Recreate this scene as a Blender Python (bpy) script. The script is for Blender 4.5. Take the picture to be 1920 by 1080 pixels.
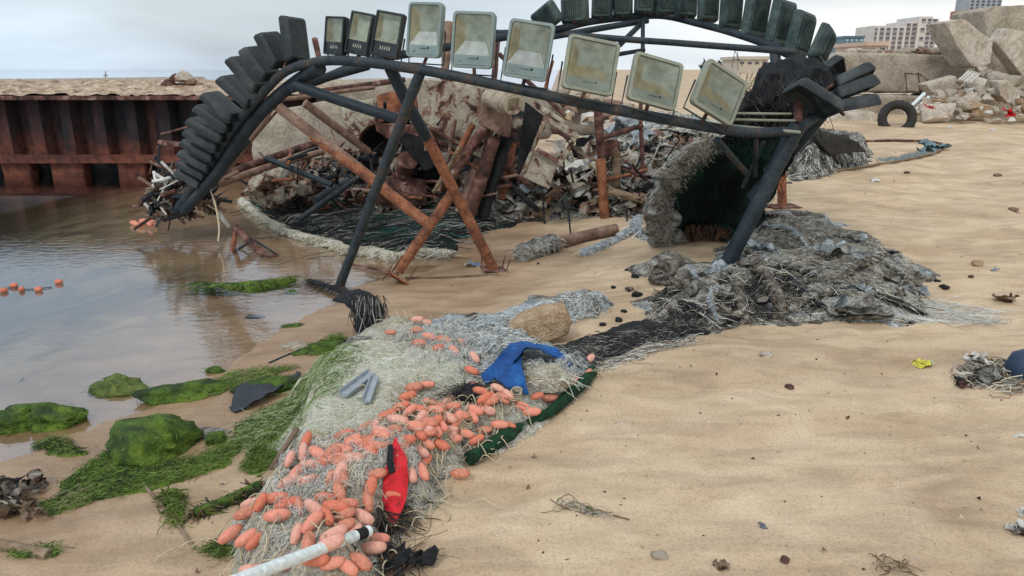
import bpy, bmesh, math, random
import numpy as np
from mathutils import Vector, Matrix, noise as mn
R = math.radians
random.seed(7); rng = np.random.default_rng(7)
for o in list(bpy.data.objects): bpy.data.objects.remove(o)
S = bpy.context.scene; COL = S.collection

# ------------------------------------------------------------------ camera
FPX = 1392.0; PITCH = R(16.4); CZ = 1.6
cd = bpy.data.cameras.new('camera'); cam = bpy.data.objects.new('camera', cd); COL.objects.link(cam)
cam.location = (0, 0, CZ); cam.rotation_euler = (R(90)-PITCH, 0, 0)
cd.sensor_width = 36; cd.lens = 36*FPX/1920; cd.clip_start = .05; cd.clip_end = 12000
S.camera = cam
# ------------------------------------------------------------------ sky, sun
w = bpy.data.worlds.new('World'); S.world = w; w.use_nodes = True
nt = w.node_tree; N = nt.nodes; L = nt.links; N.clear()
SUN_EL, SUN_AZ = R(48), R(-150)      # azimuth measured from +Y towards +X
out = N.new('ShaderNodeOutputWorld'); bg = N.new('ShaderNodeBackground')
sky = N.new('ShaderNodeTexSky'); sky.sky_type = 'NISHITA'; sky.sun_disc = False
sky.sun_elevation = SUN_EL; sky.sun_rotation = SUN_AZ; sky.dust_density = 3.0; sky.air_density = 1.2
tc = N.new('ShaderNodeTexCoord'); mp = N.new('ShaderNodeMapping'); mp.inputs['Scale'].default_value = (1.1, 1.1, 6.5)
mp.inputs['Rotation'].default_value = (R(6), R(-9), 0); mp.inputs['Location'].default_value = (3.1, 0.4, 1.7)
nz = N.new('ShaderNodeTexNoise'); nz.inputs['Scale'].default_value = 1.6; nz.inputs['Detail'].default_value = 7; nz.inputs['Roughness'].default_value = .52
nz.inputs['Distortion'].default_value = .5
cr = N.new('ShaderNodeValToRGB'); cr.color_ramp.elements[0].position = .38; cr.color_ramp.elements[1].position = .62
cr.color_ramp.elements[0].color = (.60, .60, .60, 1); cr.color_ramp.elements[1].color = (1, 1, 1, 1)
# clouds get whiter and warmer towards +X
sx = N.new('ShaderNodeSeparateXYZ'); mr = N.new('ShaderNodeMapRange')
mr.inputs['From Min'].default_value = -.65; mr.inputs['From Max'].default_value = .6
cc = N.new('ShaderNodeMixRGB'); cc.inputs[1].default_value = (4.9, 5.9, 6.9, 1); cc.inputs[2].default_value = (7.4, 7.4, 7.1, 1)
nz2 = N.new('ShaderNodeTexNoise'); nz2.inputs['Scale'].default_value = 1.5; nz2.inputs['Detail'].default_value = 6
cr2 = N.new('ShaderNodeValToRGB'); cr2.color_ramp.elements[0].position = .35; cr2.color_ramp.elements[1].position = .66
cr2.color_ramp.elements[0].color = (.78, .82, .87, 1); cr2.color_ramp.elements[1].color = (1.08, 1.07, 1.05, 1)
mul = N.new('ShaderNodeMixRGB'); mul.blend_type = 'MULTIPLY'; mul.inputs[0].default_value = 1
mx = N.new('ShaderNodeMixRGB')
L.new(tc.outputs['Generated'], mp.inputs['Vector']); L.new(mp.outputs[0], nz.inputs['Vector']); L.new(mp.outputs[0], nz2.inputs['Vector'])
L.new(nz.outputs['Fac'], cr.inputs[0]); L.new(nz2.outputs['Fac'], cr2.inputs[0])
L.new(tc.outputs['Generated'], sx.inputs[0]); L.new(sx.outputs['X'], mr.inputs['Value']); L.new(mr.outputs[0], cc.inputs[0])
L.new(cc.outputs[0], mul.inputs[1]); L.new(cr2.outputs[0], mul.inputs[2])
L.new(cr.outputs[0], mx.inputs[0]); L.new(sky.outputs[0], mx.inputs[1]); L.new(mul.outputs[0], mx.inputs[2])
L.new(mx.outputs[0], bg.inputs['Color']); bg.inputs['Strength'].default_value = .14
L.new(bg.outputs[0], out.inputs[0])
ld = bpy.data.lights.new('sun', 'SUN'); ld.energy = 1.2; ld.angle = R(14); ld.color = (1, .95, .88)
sun = bpy.data.objects.new('sun', ld); COL.objects.link(sun)
sd = Vector((math.sin(SUN_AZ)*math.cos(SUN_EL), math.cos(SUN_AZ)*math.cos(SUN_EL), math.sin(SUN_EL)))
sun.rotation_euler = sd.to_track_quat('Z', 'Y').to_euler()
S.view_settings.view_transform = 'Standard'; S.view_settings.look = 'None'; S.view_settings.gamma = 1
S.view_settings.exposure = 0.03
S.render.engine = 'CYCLES'; S.cycles.max_bounces = 6; S.cycles.transparent_max_bounces = 8
S.render.resolution_x = 1024; S.render.resolution_y = 576

# ------------------------------------------------------------------ picture point -> world
CP, SP = math.cos(PITCH), math.sin(PITCH)
def ray(px, py):
    px = np.asarray(px, float); py = np.asarray(py, float)
    u = (px-960)/FPX; v = (540-py)/FPX
    return u, CP+v*SP, -SP+v*CP          # x, y, z   (not normalised)
def P(px, py, D):
    a, b, c = ray(px, py)
    return Vector((float(a)/float(b)*D, D, CZ+float(c)/float(b)*D))
def flat(px, py, z=0.):
    a, b, c = ray(px, py); t = (z-CZ)/float(c)
    return (float(a)*t, float(b)*t)

# ------------------------------------------------------------------ numpy noise
def _h(ix, iy, s):
    n = (ix.astype(np.int64)*374761393 + iy.astype(np.int64)*668265263 + s*1442695041) & 0xffffffff
    n = ((n ^ (n >> 13))*1274126177) & 0xffffffff
    return ((n ^ (n >> 16)) & 0xffff)/65535.0
def vn(x, y, s=0):
    x0 = np.floor(x); y0 = np.floor(y); fx = x-x0; fy = y-y0
    fx = fx*fx*(3-2*fx); fy = fy*fy*(3-2*fy)
    a = _h(x0, y0, s); b = _h(x0+1, y0, s); c = _h(x0, y0+1, s); d = _h(x0+1, y0+1, s)
    return (a*(1-fx)+b*fx)*(1-fy)+(c*(1-fx)+d*fx)*fy
def fbm(x, y, s=0, o=4):
    r = 0; a = .5; t = 0
    for i in range(o):
        r = r+a*vn(x*2**i+i*17.3, y*2**i-i*9.1, s+i); t += a; a *= .5
    return r/t
def ridged(x, y, s=0, o=4):
    r = 0; a = .5; t = 0
    for i in range(o):
        r = r+a*(1-np.abs(2*vn(x*2**i+i*7.3, y*2**i+i*3.7, s+i)-1)); t += a; a *= .55
    return r/t
def sdf(X, Y, poly):
    """signed distance, positive inside"""
    poly = np.asarray(poly); d = np.full(X.shape, 1e18); ins = np.zeros(X.shape, bool)
    n = len(poly)
    for i in range(n):
        ax, ay = poly[i]; bx, by = poly[(i+1) % n]
        ex, ey = bx-ax, by-ay
        t = np.clip(((X-ax)*ex+(Y-ay)*ey)/(ex*ex+ey*ey+1e-12), 0, 1)
        d = np.minimum(d, (X-ax-t*ex)**2+(Y-ay-t*ey)**2)
        c = ((ay > Y) != (by > Y)) & (X < (bx-ax)*(Y-ay)/(by-ay+1e-15)+ax)
        ins ^= c
    d = np.sqrt(d)
    return np.where(ins, d, -d)
def sm(a, b, x):
    t = np.clip((x-a)/(b-a), 0, 1); return t*t*(3-2*t)

# ------------------------------------------------------------------ terrain
shore_px = [(-200, 900), (0, 862), (60, 850), (130, 822), (215, 800), (300, 768), (350, 735), (425, 700), (452, 672), (500, 640), (560, 607),
            (610, 575), (690, 535), (760, 515), (838, 497), (800, 480), (700, 470), (600, 440), (500, 408), (462, 385), (470, 350)]
SEA = [flat(*p) for p in shore_px] + [(-3.9, 13.2), (-1, 15.0), (.2, 20), (1.5, 34), (60, 1000), (540, 9000), (-9000, 9000), (-9000, -40), (-8, -30), (-5.0, 1.6)]
_rd = random.Random(77); DIPS = []
for _k in range(170):
    _y = _rd.uniform(2.2, 12); _x = _rd.uniform(-.15, .75)*_y+_rd.uniform(0, .5); DIPS.append((_x, _y, _rd.uniform(.06, .15), _rd.uniform(.006, .02)))
def base_h(X, Y):
    X = np.asarray(X, float); Y = np.asarray(Y, float)
    s = -sdf(X, Y, SEA)                                    # positive on land
    s = s + (fbm(X*2.2, Y*2.2, 3, 3)-.5)*.28*np.clip(1-(Y-9)/6, 0, 1)
    land = .004+.055*np.minimum(s, 2.2)
    rise = .058*np.clip(Y-4.2, 0, 11)*sm(.05, .36, X/np.maximum(Y, .1))
    land = land+rise*sm(0, 1.5, s)
    near = np.clip(1-(Y-12)/20, 0.15, 1)
    land = land+((fbm(X*1.1, Y*1.1, 11, 3)-.5)*.09+(fbm(X*5, Y*5, 21, 3)-.5)*.022)*sm(0, .6, s)*near
    land = land+(fbm(X*2.6, Y*2.6, 61, 3)-.5)*.035*sm(.3, 1.2, s)*sm(4, 8, Y)*near
    for (gx, gy, gr, gd) in DIPS:
        m_ = (np.abs(X-gx) < .5) & (np.abs(Y-gy) < .5)
        if m_.any():
            r2 = ((X[m_]-gx)**2+(Y[m_]-gy)**2*1.5)/gr**2; land[m_] += (-gd*np.exp(-r2)+.45*gd*np.exp(-(np.sqrt(r2)-1.5)**2*4))*sm(.2, .6, s[m_])
    sea = -np.minimum(.62, .035*np.abs(s)+.035*np.abs(s)**1.7)+(fbm(X*3, Y*3, 31, 3)-.5)*.03*sm(0, .5, -s)
    return np.where(s > 0, land, np.maximum(sea, -.9))
class Raster:
    """cached height table near the camera; exact function beyond it"""
    def __init__(r, fn, x0=-8., x1=13., y0=1., y1=19., st=.02):
        r.x0, r.y0, r.st, r.fn = x0, y0, st, fn; xs = np.arange(x0, x1, st); ys = np.arange(y0, y1, st); r.nx, r.ny = len(xs), len(ys)
        X, Y = np.meshgrid(xs, ys); r.z = fn(X.ravel(), Y.ravel()).reshape(X.shape)
    def __call__(r, X, Y):
        X = np.asarray(X, float); Y = np.asarray(Y, float); u = np.clip((X-r.x0)/r.st, 0, r.nx-1.001); v = np.clip((Y-r.y0)/r.st, 0, r.ny-1.001)
        i = u.astype(int); j = v.astype(int); u = u-i; v = v-j; z = r.z
        return (z[j, i]*(1-u)+z[j, i+1]*u)*(1-v)+(z[j+1, i]*(1-u)+z[j+1, i+1]*u)*v
TS = 1.2*1.008**np.arange(430)
def march(px, py, surf):
    a, b, c = ray(px, py); a = np.atleast_1d(a); b = np.atleast_1d(b); c = np.atleast_1d(c)
    lo = np.full(a.shape, TS[-1]); hi = np.full(a.shape, TS[-1])
    for s0 in range(0, len(a), 4000):
        k = slice(s0, s0+4000); T = TS[None, :]; g = surf(a[k, None]*T, b[k, None]*T); bl = (CZ+c[k, None]*T) < g
        i = np.where(bl.any(1), bl.argmax(1), len(TS)-1); hi[k] = TS[i]; lo[k] = TS[np.maximum(i-1, 0)]
    for i in range(12):
        m = (lo+hi)/2; bl = (CZ+c*m) < surf(a*m, b*m)
        hi = np.where(bl, m, hi); lo = np.where(bl, lo, m)
    return a*hi, b*hi, CZ+c*hi
exact_base = base_h
base_h = Raster(exact_base)
def ground(px, py):
    x, y, z = march([px], [py], base_h); return Vector((float(x[0]), float(y[0]), float(z[0])))

HEAPS = []
def add_heap(poly_px, amp, scale, seed, edge=.25, rid=.6, onflat=None):
    xs, ys, zs = march([p[0] for p in poly_px], [p[1] for p in poly_px], base_h)
    poly = list(zip(xs, ys)); a = np.array(poly)
    hp = dict(poly=poly, amp=amp, scale=scale, seed=seed, edge=edge, rid=rid, bb=(a[:, 0].min()-.3, a[:, 0].max()+.3, a[:, 1].min()-.3, a[:, 1].max()+.3))
    HEAPS.append(hp); return hp
def heap_z(h, X, Y):
    out_ = np.full(X.shape, -.05)
    m = (X > h['bb'][0]) & (X < h['bb'][1]) & (Y > h['bb'][2]) & (Y < h['bb'][3])
    if m.any():
        x = X[m]; y = Y[m]
        s = sdf(x, y, h['poly'])+(fbm(x*6/h['edge']*.25, y*6/h['edge']*.25, h['seed']+9, 3)-.5)*h['edge']*.9
        k = sm(0, h['edge'], s)
        wx_ = x+(fbm(x*2.5, y*2.5, 71, 3)-.5)*.5; wy_ = y+(fbm(x*2.5, y*2.5, 72, 3)-.5)*.5; x, y = wx_, wy_
        f = (1-h['rid'])*fbm(x*h['scale'], y*h['scale'], h['seed'], 4)+h['rid']*ridged(x*h['scale']*.8+y*h['scale']*.3, y*h['scale']*.8, h['seed']+4, 4)
        out_[m] = np.where(s > 0, k*h['amp']*(.25+1.1*f)+.004, -.05)
    return out_
def full_h(X, Y):
    X = np.asarray(X, float); Y = np.asarray(Y, float)
    b = base_h(X, Y); add = np.zeros(b.shape)
    for h in HEAPS: add = np.maximum(add, heap_z(h, X, Y))
    return b+add
def top(px, py):
    x, y, z = march([px], [py], full_h); return Vector((float(x[0]), float(y[0]), float(z[0])))

# ------------------------------------------------------------------ materials
def M(name, stops, scale=5, detail=8, rough=.8, bump=.3, bscale=None, metal=0, distort=.3, stretch=(1, 1, 1), spec=.3, var=.25, nrough=.6):
    m = bpy.data.materials.new(name); m.use_nodes = True
    t = m.node_tree; n = t.nodes; l = t.links; b = n['Principled BSDF']
    b.inputs['Metallic'].default_value = metal
    b.inputs['Specular IOR Level'].default_value = spec
    co = n.new('ShaderNodeTexCoord'); mp = n.new('ShaderNodeMapping'); mp.inputs['Scale'].default_value = stretch
    l.new(co.outputs['Object'], mp.inputs[0])
    a = n.new('ShaderNodeTexNoise'); a.inputs['Scale'].default_value = scale; a.inputs['Detail'].default_value = detail
    a.inputs['Roughness'].default_value = nrough; a.inputs['Distortion'].default_value = distort; l.new(mp.outputs[0], a.inputs[0])
    r = n.new('ShaderNodeValToRGB'); e = r.color_ramp.elements
    while len(e) < len(stops): e.new(.5)
    for i, (p, c) in enumerate(stops): e[i].position = p; e[i].color = (*c, 1)
    l.new(a.outputs['Fac'], r.inputs[0])
    f = n.new('ShaderNodeTexNoise'); f.inputs['Scale'].default_value = (bscale or scale*6); f.inputs['Detail'].default_value = 6
    l.new(mp.outputs[0], f.inputs[0])
    mr = n.new('ShaderNodeMapRange'); mr.inputs['From Min'].default_value = .3; mr.inputs['From Max'].default_value = .7
    mr.inputs['To Min'].default_value = 1-var; mr.inputs['To Max'].default_value = 1+var; l.new(f.outputs['Fac'], mr.inputs['Value'])
    mu = n.new('ShaderNodeVectorMath'); mu.operation = 'SCALE'; l.new(r.outputs[0], mu.inputs[0]); l.new(mr.outputs[0], mu.inputs['Scale'])
    l.new(mu.outputs[0], b.inputs['Base Color'])
    rr = n.new('ShaderNodeMapRange'); rr.inputs['From Min'].default_value = .3; rr.inputs['From Max'].default_value = .7
    rr.inputs['To Min'].default_value = max(.03, rough-.12); rr.inputs['To Max'].default_value = min(1, rough+.12)
    l.new(a.outputs['Fac'], rr.inputs['Value']); l.new(rr.outputs[0], b.inputs['Roughness'])
    if bump:
        ad = n.new('ShaderNodeMath'); ad.operation = 'ADD'; l.new(a.outputs['Fac'], ad.inputs[0]); l.new(f.outputs['Fac'], ad.inputs[1])
        bp = n.new('ShaderNodeBump'); bp.inputs['Strength'].default_value = bump; bp.inputs['Distance'].default_value = .02
        l.new(ad.outputs[0], bp.inputs['Height']); l.new(bp.outputs[0], b.inputs['Normal'])
    return m
def plain(name, c, rough=.6, scale=30, var=.12, bump=.1, **k):
    return M(name, [(.3, tuple(x*.85 for x in c)), (.7, tuple(min(1, x*1.12) for x in c))], scale=scale, rough=rough, var=var, bump=bump, **k)

m_dark = M('charred_paint', [(.3, (.010, .016, .022)), (.55, (.022, .034, .044)), (.75, (.05, .06, .065))], 6, rough=.55, bump=.3)
m_bluepole = M('sooty_blue_paint', [(.35, (.016, .026, .034)), (.52, (.036, .048, .056)), (.60, (.06, .05, .045)), (.72, (.12, .075, .05))], 8, rough=.6, bump=.3)
m_rust = M('orange_rust', [(.25, (.07, .028, .018)), (.42, (.17, .07, .042)), (.55, (.31, .12, .06)), (.66, (.36, .17, .10)), (.8, (.20, .14, .11))], 9, rough=.85, bump=.5)
m_drust = M('dark_rust', [(.34, (.025, .016, .014)), (.48, (.10, .045, .036)), (.58, (.19, .095, .075)), (.68, (.33, .26, .22))], 8, rough=.85, bump=.5)
m_prust = M('pale_weathered_rust', [(.3, (.10, .06, .045)), (.5, (.24, .15, .11)), (.68, (.33, .24, .19)), (.85, (.20, .08, .05))], 6, rough=.85, bump=.4)
m_chip = M('chipped_cream_paint', [(.37, (.03, .02, .018)), (.44, (.20, .10, .07)), (.50, (.36, .32, .25)), (.7, (.50, .47, .38))], 7, rough=.7, bump=.5, distort=.8)
m_chip2 = M('scorched_cream_paint', [(.44, (.02, .025, .028)), (.50, (.14, .07, .05)), (.56, (.26, .24, .20)), (.70, (.46, .44, .37))], 6, rough=.7, bump=.5, distort=1.2)
m_conc = M('weathered_concrete', [(.3, (.24, .20, .155)), (.5, (.36, .31, .245)), (.72, (.46, .41, .33))], 3, rough=.9, bump=.6, bscale=24)
m_conc2 = M('pale_broken_concrete', [(.3, (.32, .27, .22)), (.5, (.46, .40, .33)), (.72, (.58, .53, .46))], 4, rough=.9, bump=.7, bscale=20)
m_brickish = M('broken_block', [(.3, (.30, .18, .10)), (.5, (.45, .32, .2)), (.7, (.56, .44, .3))], 14, rough=.9, bump=.8)
m_moss = M('green_algae', [(.34, (.012, .022, .008)), (.44, (.035, .07, .010)), (.54, (.085, .15, .016)), (.68, (.17, .23, .035))], 6, rough=.75, bump=.6, bscale=70)
m_moss2 = M('yellow_green_algae', [(.3, (.035, .05, .015)), (.5, (.10, .14, .03)), (.72, (.22, .24, .07))], 9, rough=.8, bump=.6, bscale=70)
m_black = M('burnt_black', [(.3, (.006, .007, .009)), (.6, (.018, .02, .023)), (.8, (.05, .05, .05))], 10, rough=.8, bump=.7)
m_green = M('dark_green_net_cloth', [(.36, (.004, .008, .008)), (.52, (.010, .028, .022)), (.66, (.015, .11, .07))], 2.2, rough=.85, bump=.6, bscale=60)
m_teal = M('teal_twine', [(.3, (.01, .06, .06)), (.6, (.02, .14, .12))], 8, rough=.7, bump=0)
m_gnet = M('grey_burnt_net', [(.34, (.03, .027, .024)), (.44, (.13, .12, .105)), (.53, (.27, .26, .23)), (.68, (.45, .44, .41))], 7, rough=.95, bump=1, bscale=60, distort=1.5, var=.4)
m_gnet2 = M('brown_grey_net', [(.38, (.015, .013, .011)), (.46, (.10, .085, .07)), (.56, (.21, .185, .15)), (.70, (.36, .34, .29))], 6, rough=.95, bump=1, bscale=60, distort=2, var=.4)
m_pnet = M('pale_net', [(.26, (.18, .16, .10)), (.40, (.38, .35, .26)), (.55, (.52, .50, .41)), (.72, (.66, .65, .60))], 6, rough=.95, bump=1, bscale=80, distort=1.5, var=.35)
m_bnet = M('bluish_white_net', [(.28, (.06, .07, .08)), (.42, (.22, .26, .28)), (.58, (.45, .50, .52)), (.75, (.68, .72, .72))], 9, rough=.9, bump=1, bscale=80, distort=1.5, var=.4)
s_w = plain('white_strand', (.74, .74, .69), .6, bump=0); s_c = plain('cream_strand', (.60, .56, .43), .7, bump=0)
s_t = plain('tan_strand', (.34, .28, .19), .8, bump=0); s_g = plain('green_strand', (.17, .26, .06), .7, bump=0)
s_pg = plain('pale_green_strand', (.42, .50, .30), .7, bump=0)
s_gr = plain('grey_strand', (.27, .27, .25), .8, bump=0); s_dg = plain('dark_grey_strand', (.07, .068, .062), .8, bump=0)
s_bk = plain('black_strand', (.012, .012, .013), .7, bump=0); s_bl = plain('pale_blue_strand', (.48, .56, .60), .6, bump=0)
s_br = plain('brown_strand', (.14, .085, .05), .8, bump=0)
m_float = M('salmon_plastic', [(.3, (.62, .20, .13)), (.5, (.76, .29, .20)), (.72, (.84, .40, .31))], 7, rough=.5, bump=.15, bscale=90, spec=.4, var=.12)
m_rope = plain('cream_rope', (.55, .47, .33), .8, scale=60)
m_blue = M('blue_cloth', [(.3, (.008, .045, .16)), (.55, (.012, .085, .29)), (.75, (.03, .16, .42))], 6, rough=.7, bump=.4)
m_red = M('red_cloth', [(.3, (.42, .012, .018)), (.6, (.68, .02, .03)), (.8, (.78, .08, .08))], 8, rough=.6, bump=.3)
m_pvc = M('white_pvc', [(.3, (.66, .73, .73)), (.6, (.72, .79, .78)), (.8, (.76, .82, .81))], 12, rough=.4, bump=.1, spec=.5)
m_plw = M('dirty_white_plastic', [(.3, (.40, .37, .32)), (.5, (.58, .57, .53)), (.7, (.72, .73, .71))], 6, rough=.55, bump=.4)
m_rub = M('tyre_rubber', [(.3, (.018, .018, .018)), (.7, (.05, .047, .043))], 10, rough=.8, bump=.5)
m_wood = M('driftwood', [(.3, (.10, .065, .04)), (.55, (.25, .18, .12)), (.75, (.38, .30, .21))], 5, rough=.85, bump=.6, stretch=(1, 1, 4))
m_greenrope = M('green_net_roll', [(.3, (.008, .03, .014)), (.6, (.015, .085, .035)), (.8, (.03, .14, .06))], 30, rough=.85, bump=1)
m_hw = plain('lamp_grey_green_frame', (.21, .27, .255), .45, scale=12, spec=.5)
m_hw2 = plain('lamp_worn_frame', (.25, .27, .21), .5, scale=12, spec=.5)
m_hb = M('lamp_black_housing', [(.34, (.009, .014, .017)), (.52, (.020, .028, .032)), (.68, (.06, .07, .068))], 6, rough=.55, bump=.2, spec=.4)
m_hg = M('lamp_green_grey_back', [(.34, (.018, .032, .033)), (.5, (.045, .072, .068)), (.68, (.10, .135, .125))], 7, rough=.6, bump=.3)
m_refl = M('lamp_reflector', [(.3, (.42, .44, .34)), (.7, (.60, .62, .52))], 3, rough=.35, bump=.05, spec=.5)
m_refl_w = M('lamp_reflector_white', [(.3, (.80, .82, .80)), (.7, (.88, .90, .88))], 3, rough=.3, bump=.05, spec=.5)
m_refl_y = M('lamp_reflector_yellowed', [(.3, (.42, .34, .17)), (.7, (.56, .48, .29))], 3, rough=.4, bump=.05)
m_led = M('lamp_led_board', [(.3, (.38, .43, .33)), (.7, (.50, .55, .45))], 3, rough=.5, bump=.05)
m_panel = plain('lamp_control_panel', (.44, .56, .55), .5, scale=10)
m_mark = plain('dark_print', (.04, .06, .06), .6)
def glassy(name, tint, rough=.12, alpha=.72):
    m = bpy.data.materials.new(name); m.use_nodes = True; t = m.node_tree; n = t.nodes; l = t.links; n.remove(n['Principled BSDF'])
    o = n['Material Output']; tr = n.new('ShaderNodeBsdfTransparent'); tr.inputs[0].default_value = (*tint, 1)
    df = n.new('ShaderNodeBsdfDiffuse'); df.inputs[0].default_value = (.55, .62, .58, 1)
    gl = n.new('ShaderNodeBsdfGlossy'); gl.inputs['Roughness'].default_value = rough
    nz = n.new('ShaderNodeTexNoise'); nz.inputs['Scale'].default_value = 9; nz.inputs['Detail'].default_value = 6
    co = n.new('ShaderNodeTexCoord'); l.new(co.outputs['Object'], nz.inputs[0])
    mr = n.new('ShaderNodeMapRange'); mr.inputs['From Min'].default_value = .35; mr.inputs['From Max'].default_value = .75
    mr.inputs['To Min'].default_value = 1-alpha-.12; mr.inputs['To Max'].default_value = 1-alpha+.15; l.new(nz.outputs['Fac'], mr.inputs['Value'])
    m1 = n.new('ShaderNodeMixShader'); l.new(mr.outputs[0], m1.inputs[0]); l.new(tr.outputs[0], m1.inputs[1]); l.new(df.outputs[0], m1.inputs[2])
    fr = n.new('ShaderNodeFresnel'); fr.inputs['IOR'].default_value = 1.5
    m2 = n.new('ShaderNodeMixShader'); l.new(fr.outputs[0], m2.inputs[0]); l.new(m1.outputs[0], m2.inputs[1]); l.new(gl.outputs[0], m2.inputs[2])
    l.new(m2.outputs[0], o.inputs['Surface']); return m
m_lens = glassy('dusty_lamp_glass', (.97, .99, .98), alpha=.95)

def sand_mat():
    m = bpy.data.materials.new('wet_and_dry_sand'); m.use_nodes = True; t = m.node_tree; n = t.nodes; l = t.links; b = n['Principled BSDF']
    g = n.new('ShaderNodeNewGeometry'); sp_ = n.new('ShaderNodeSeparateXYZ'); l.new(g.outputs['Position'], sp_.inputs[0])
    def noise(sc, det=8, st=(1, 1, 1), rot=0, dist=0.):
        mp = n.new('ShaderNodeMapping'); mp.inputs['Scale'].default_value = st; mp.inputs['Rotation'].default_value = (0, 0, rot)
        l.new(g.outputs['Position'], mp.inputs[0]); a = n.new('ShaderNodeTexNoise'); a.inputs['Scale'].default_value = sc
        a.inputs['Detail'].default_value = det; a.inputs['Distortion'].default_value = dist; l.new(mp.outputs[0], a.inputs[0]); return a.outputs['Fac']
    def ramp(f, st):
        r = n.new('ShaderNodeValToRGB'); e = r.color_ramp.elements
        while len(e) < len(st): e.new(.5)
        for i, (p, c) in enumerate(st): e[i].position = p; e[i].color = (*c, 1)
        l.new(f, r.inputs[0]); return r.outputs[0]
    def mix(f, a, b_, mode='MIX'):
        x = n.new('ShaderNodeMixRGB'); x.blend_type = mode
        if isinstance(f, float): x.inputs[0].default_value = f
        else: l.new(f, x.inputs[0])
        for i, q in ((1, a), (2, b_)):
            if isinstance(q, tuple): x.inputs[i].default_value = (*q, 1)
            else: l.new(q, x.inputs[i])
        return x.outputs[0]
    big = noise(.55, 5, (1, 2.2, 1), R(25), .6); mid = noise(3.2, 7, (1, 1.4, 1), R(24), .8); fine = noise(95, 3); streak = noise(2.2, 6, (1, 3.6, 1), R(28), .8)
    dry = ramp(mid, [(.3, (.50, .375, .245)), (.5, (.575, .44, .295)), (.72, (.65, .51, .355))])
    dry = mix(1., dry, ramp(big, [(.38, (.84, .81, .78)), (.54, (1.03, 1.03, 1.02))]), 'MULTIPLY')
    dry = mix(1., dry, ramp(streak, [(.38, (.84, .83, .84)), (.55, (1.02, 1.02, 1.02))]), 'MULTIPLY')
    grain = ramp(fine, [(.32, (.72, .70, .68)), (.5, (1., 1., 1.)), (.7, (1.12, 1.12, 1.12))])
    dry = mix(.65, dry, mix(1., dry, grain, 'MULTIPLY'))
    sp2 = noise(26, 4); specks = ramp(sp2, [(.24, (.55, .50, .46)), (.30, (1, 1, 1))]); dry = mix(1., dry, specks, 'MULTIPLY')
    wet = mix(1., dry, (.66, .58, .53), 'MULTIPLY')
    bed = ramp(noise(2.5, 8, dist=1.), [(.34, (.07, .06, .03)), (.46, (.19, .14, .08)), (.60, (.34, .25, .15))])
    zz = n.new('ShaderNodeMath'); zz.operation = 'ADD'; l.new(sp_.outputs['Z'], zz.inputs[0])
    wn = n.new('ShaderNodeMath'); wn.operation = 'MULTIPLY'; wn.inputs[1].default_value = .10; l.new(noise(1.6, 4), wn.inputs[0]); l.new(wn.outputs[0], zz.inputs[1])
    def mr(v, a, b_, c=0., d=1.):
        x = n.new('ShaderNodeMapRange'); l.new(v, x.inputs['Value']); x.inputs['From Min'].default_value = a; x.inputs['From Max'].default_value = b_
        x.inputs['To Min'].default_value = c; x.inputs['To Max'].default_value = d; return x.outputs[0]
    col = mix(mr(zz.outputs[0], .07, .17), wet, dry)
    deep = mix(mr(sp_.outputs['Z'], -.30, -.07), (.045, .040, .017), bed); col = mix(mr(zz.outputs[0], -.12, .035), deep, col)  # deep bed painted darker for light lost in water and the quay's reflection
    l.new(col, b.inputs['Base Color'])
    l.new(mr(zz.outputs[0], .06, .16, .38, .92), b.inputs['Roughness']); b.inputs['Specular IOR Level'].default_value = .3
    ad = n.new('ShaderNodeMath'); ad.operation = 'ADD'; l.new(mid, ad.inputs[0]); f2 = n.new('ShaderNodeMath'); f2.operation = 'MULTIPLY'; f2.inputs[1].default_value = .15
    l.new(fine, f2.inputs[0]); l.new(f2.outputs[0], ad.inputs[1])
    s3 = n.new('ShaderNodeMath'); s3.operation = 'ADD'; l.new(ad.outputs[0], s3.inputs[0]); l.new(noise(14, 5), s3.inputs[1])
    bp = n.new('ShaderNodeBump'); bp.inputs['Strength'].default_value = .32; bp.inputs['Distance'].default_value = .02
    l.new(s3.outputs[0], bp.inputs['Height']); l.new(bp.outputs[0], b.inputs['Normal']); return m
m_sand = sand_mat()
def water_mat():
    m = bpy.data.materials.new('shallow_sea_water'); m.use_nodes = True; t = m.node_tree; n = t.nodes; l = t.links; n.remove(n['Principled BSDF'])
    o = n['Material Output']; g = n.new('ShaderNodeNewGeometry')
    tr = n.new('ShaderNodeBsdfTransparent'); tr.inputs[0].default_value = (.98, .97, .92, 1)
    gl = n.new('ShaderNodeBsdfGlossy'); gl.inputs['Roughness'].default_value = .04; gl.inputs[0].default_value = (.95, .96, 1, 1)
    fr = n.new('ShaderNodeFresnel'); ior = n.new('ShaderNodeMapRange'); l.new(g.outputs['Backfacing'], ior.inputs['Value']); ior.inputs['To Min'].default_value = 2.5; ior.inputs['To Max'].default_value = 1/2.5; l.new(ior.outputs[0], fr.inputs['IOR'])
    mp = n.new('ShaderNodeMapping'); mp.inputs['Scale'].default_value = (1, 2.2, 1); mp.inputs['Rotation'].default_value = (0, 0, R(-12)); l.new(g.outputs['Position'], mp.inputs[0])
    a = n.new('ShaderNodeTexNoise'); a.inputs['Scale'].default_value = 7; a.inputs['Detail'].default_value = 3; l.new(mp.outputs[0], a.inputs[0])
    bp = n.new('ShaderNodeBump'); bp.inputs['Strength'].default_value = .12; bp.inputs['Distance'].default_value = .02; l.new(a.outputs['Fac'], bp.inputs['Height'])
    l.new(bp.outputs[0], gl.inputs['Normal']); l.new(bp.outputs[0], fr.inputs['Normal'])
    mx = n.new('ShaderNodeMixShader'); l.new(fr.outputs[0], mx.inputs[0]); l.new(tr.outputs[0], mx.inputs[1]); l.new(gl.outputs[0], mx.inputs[2])
    l.new(mx.outputs[0], o.inputs['Surface']); return m
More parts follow.
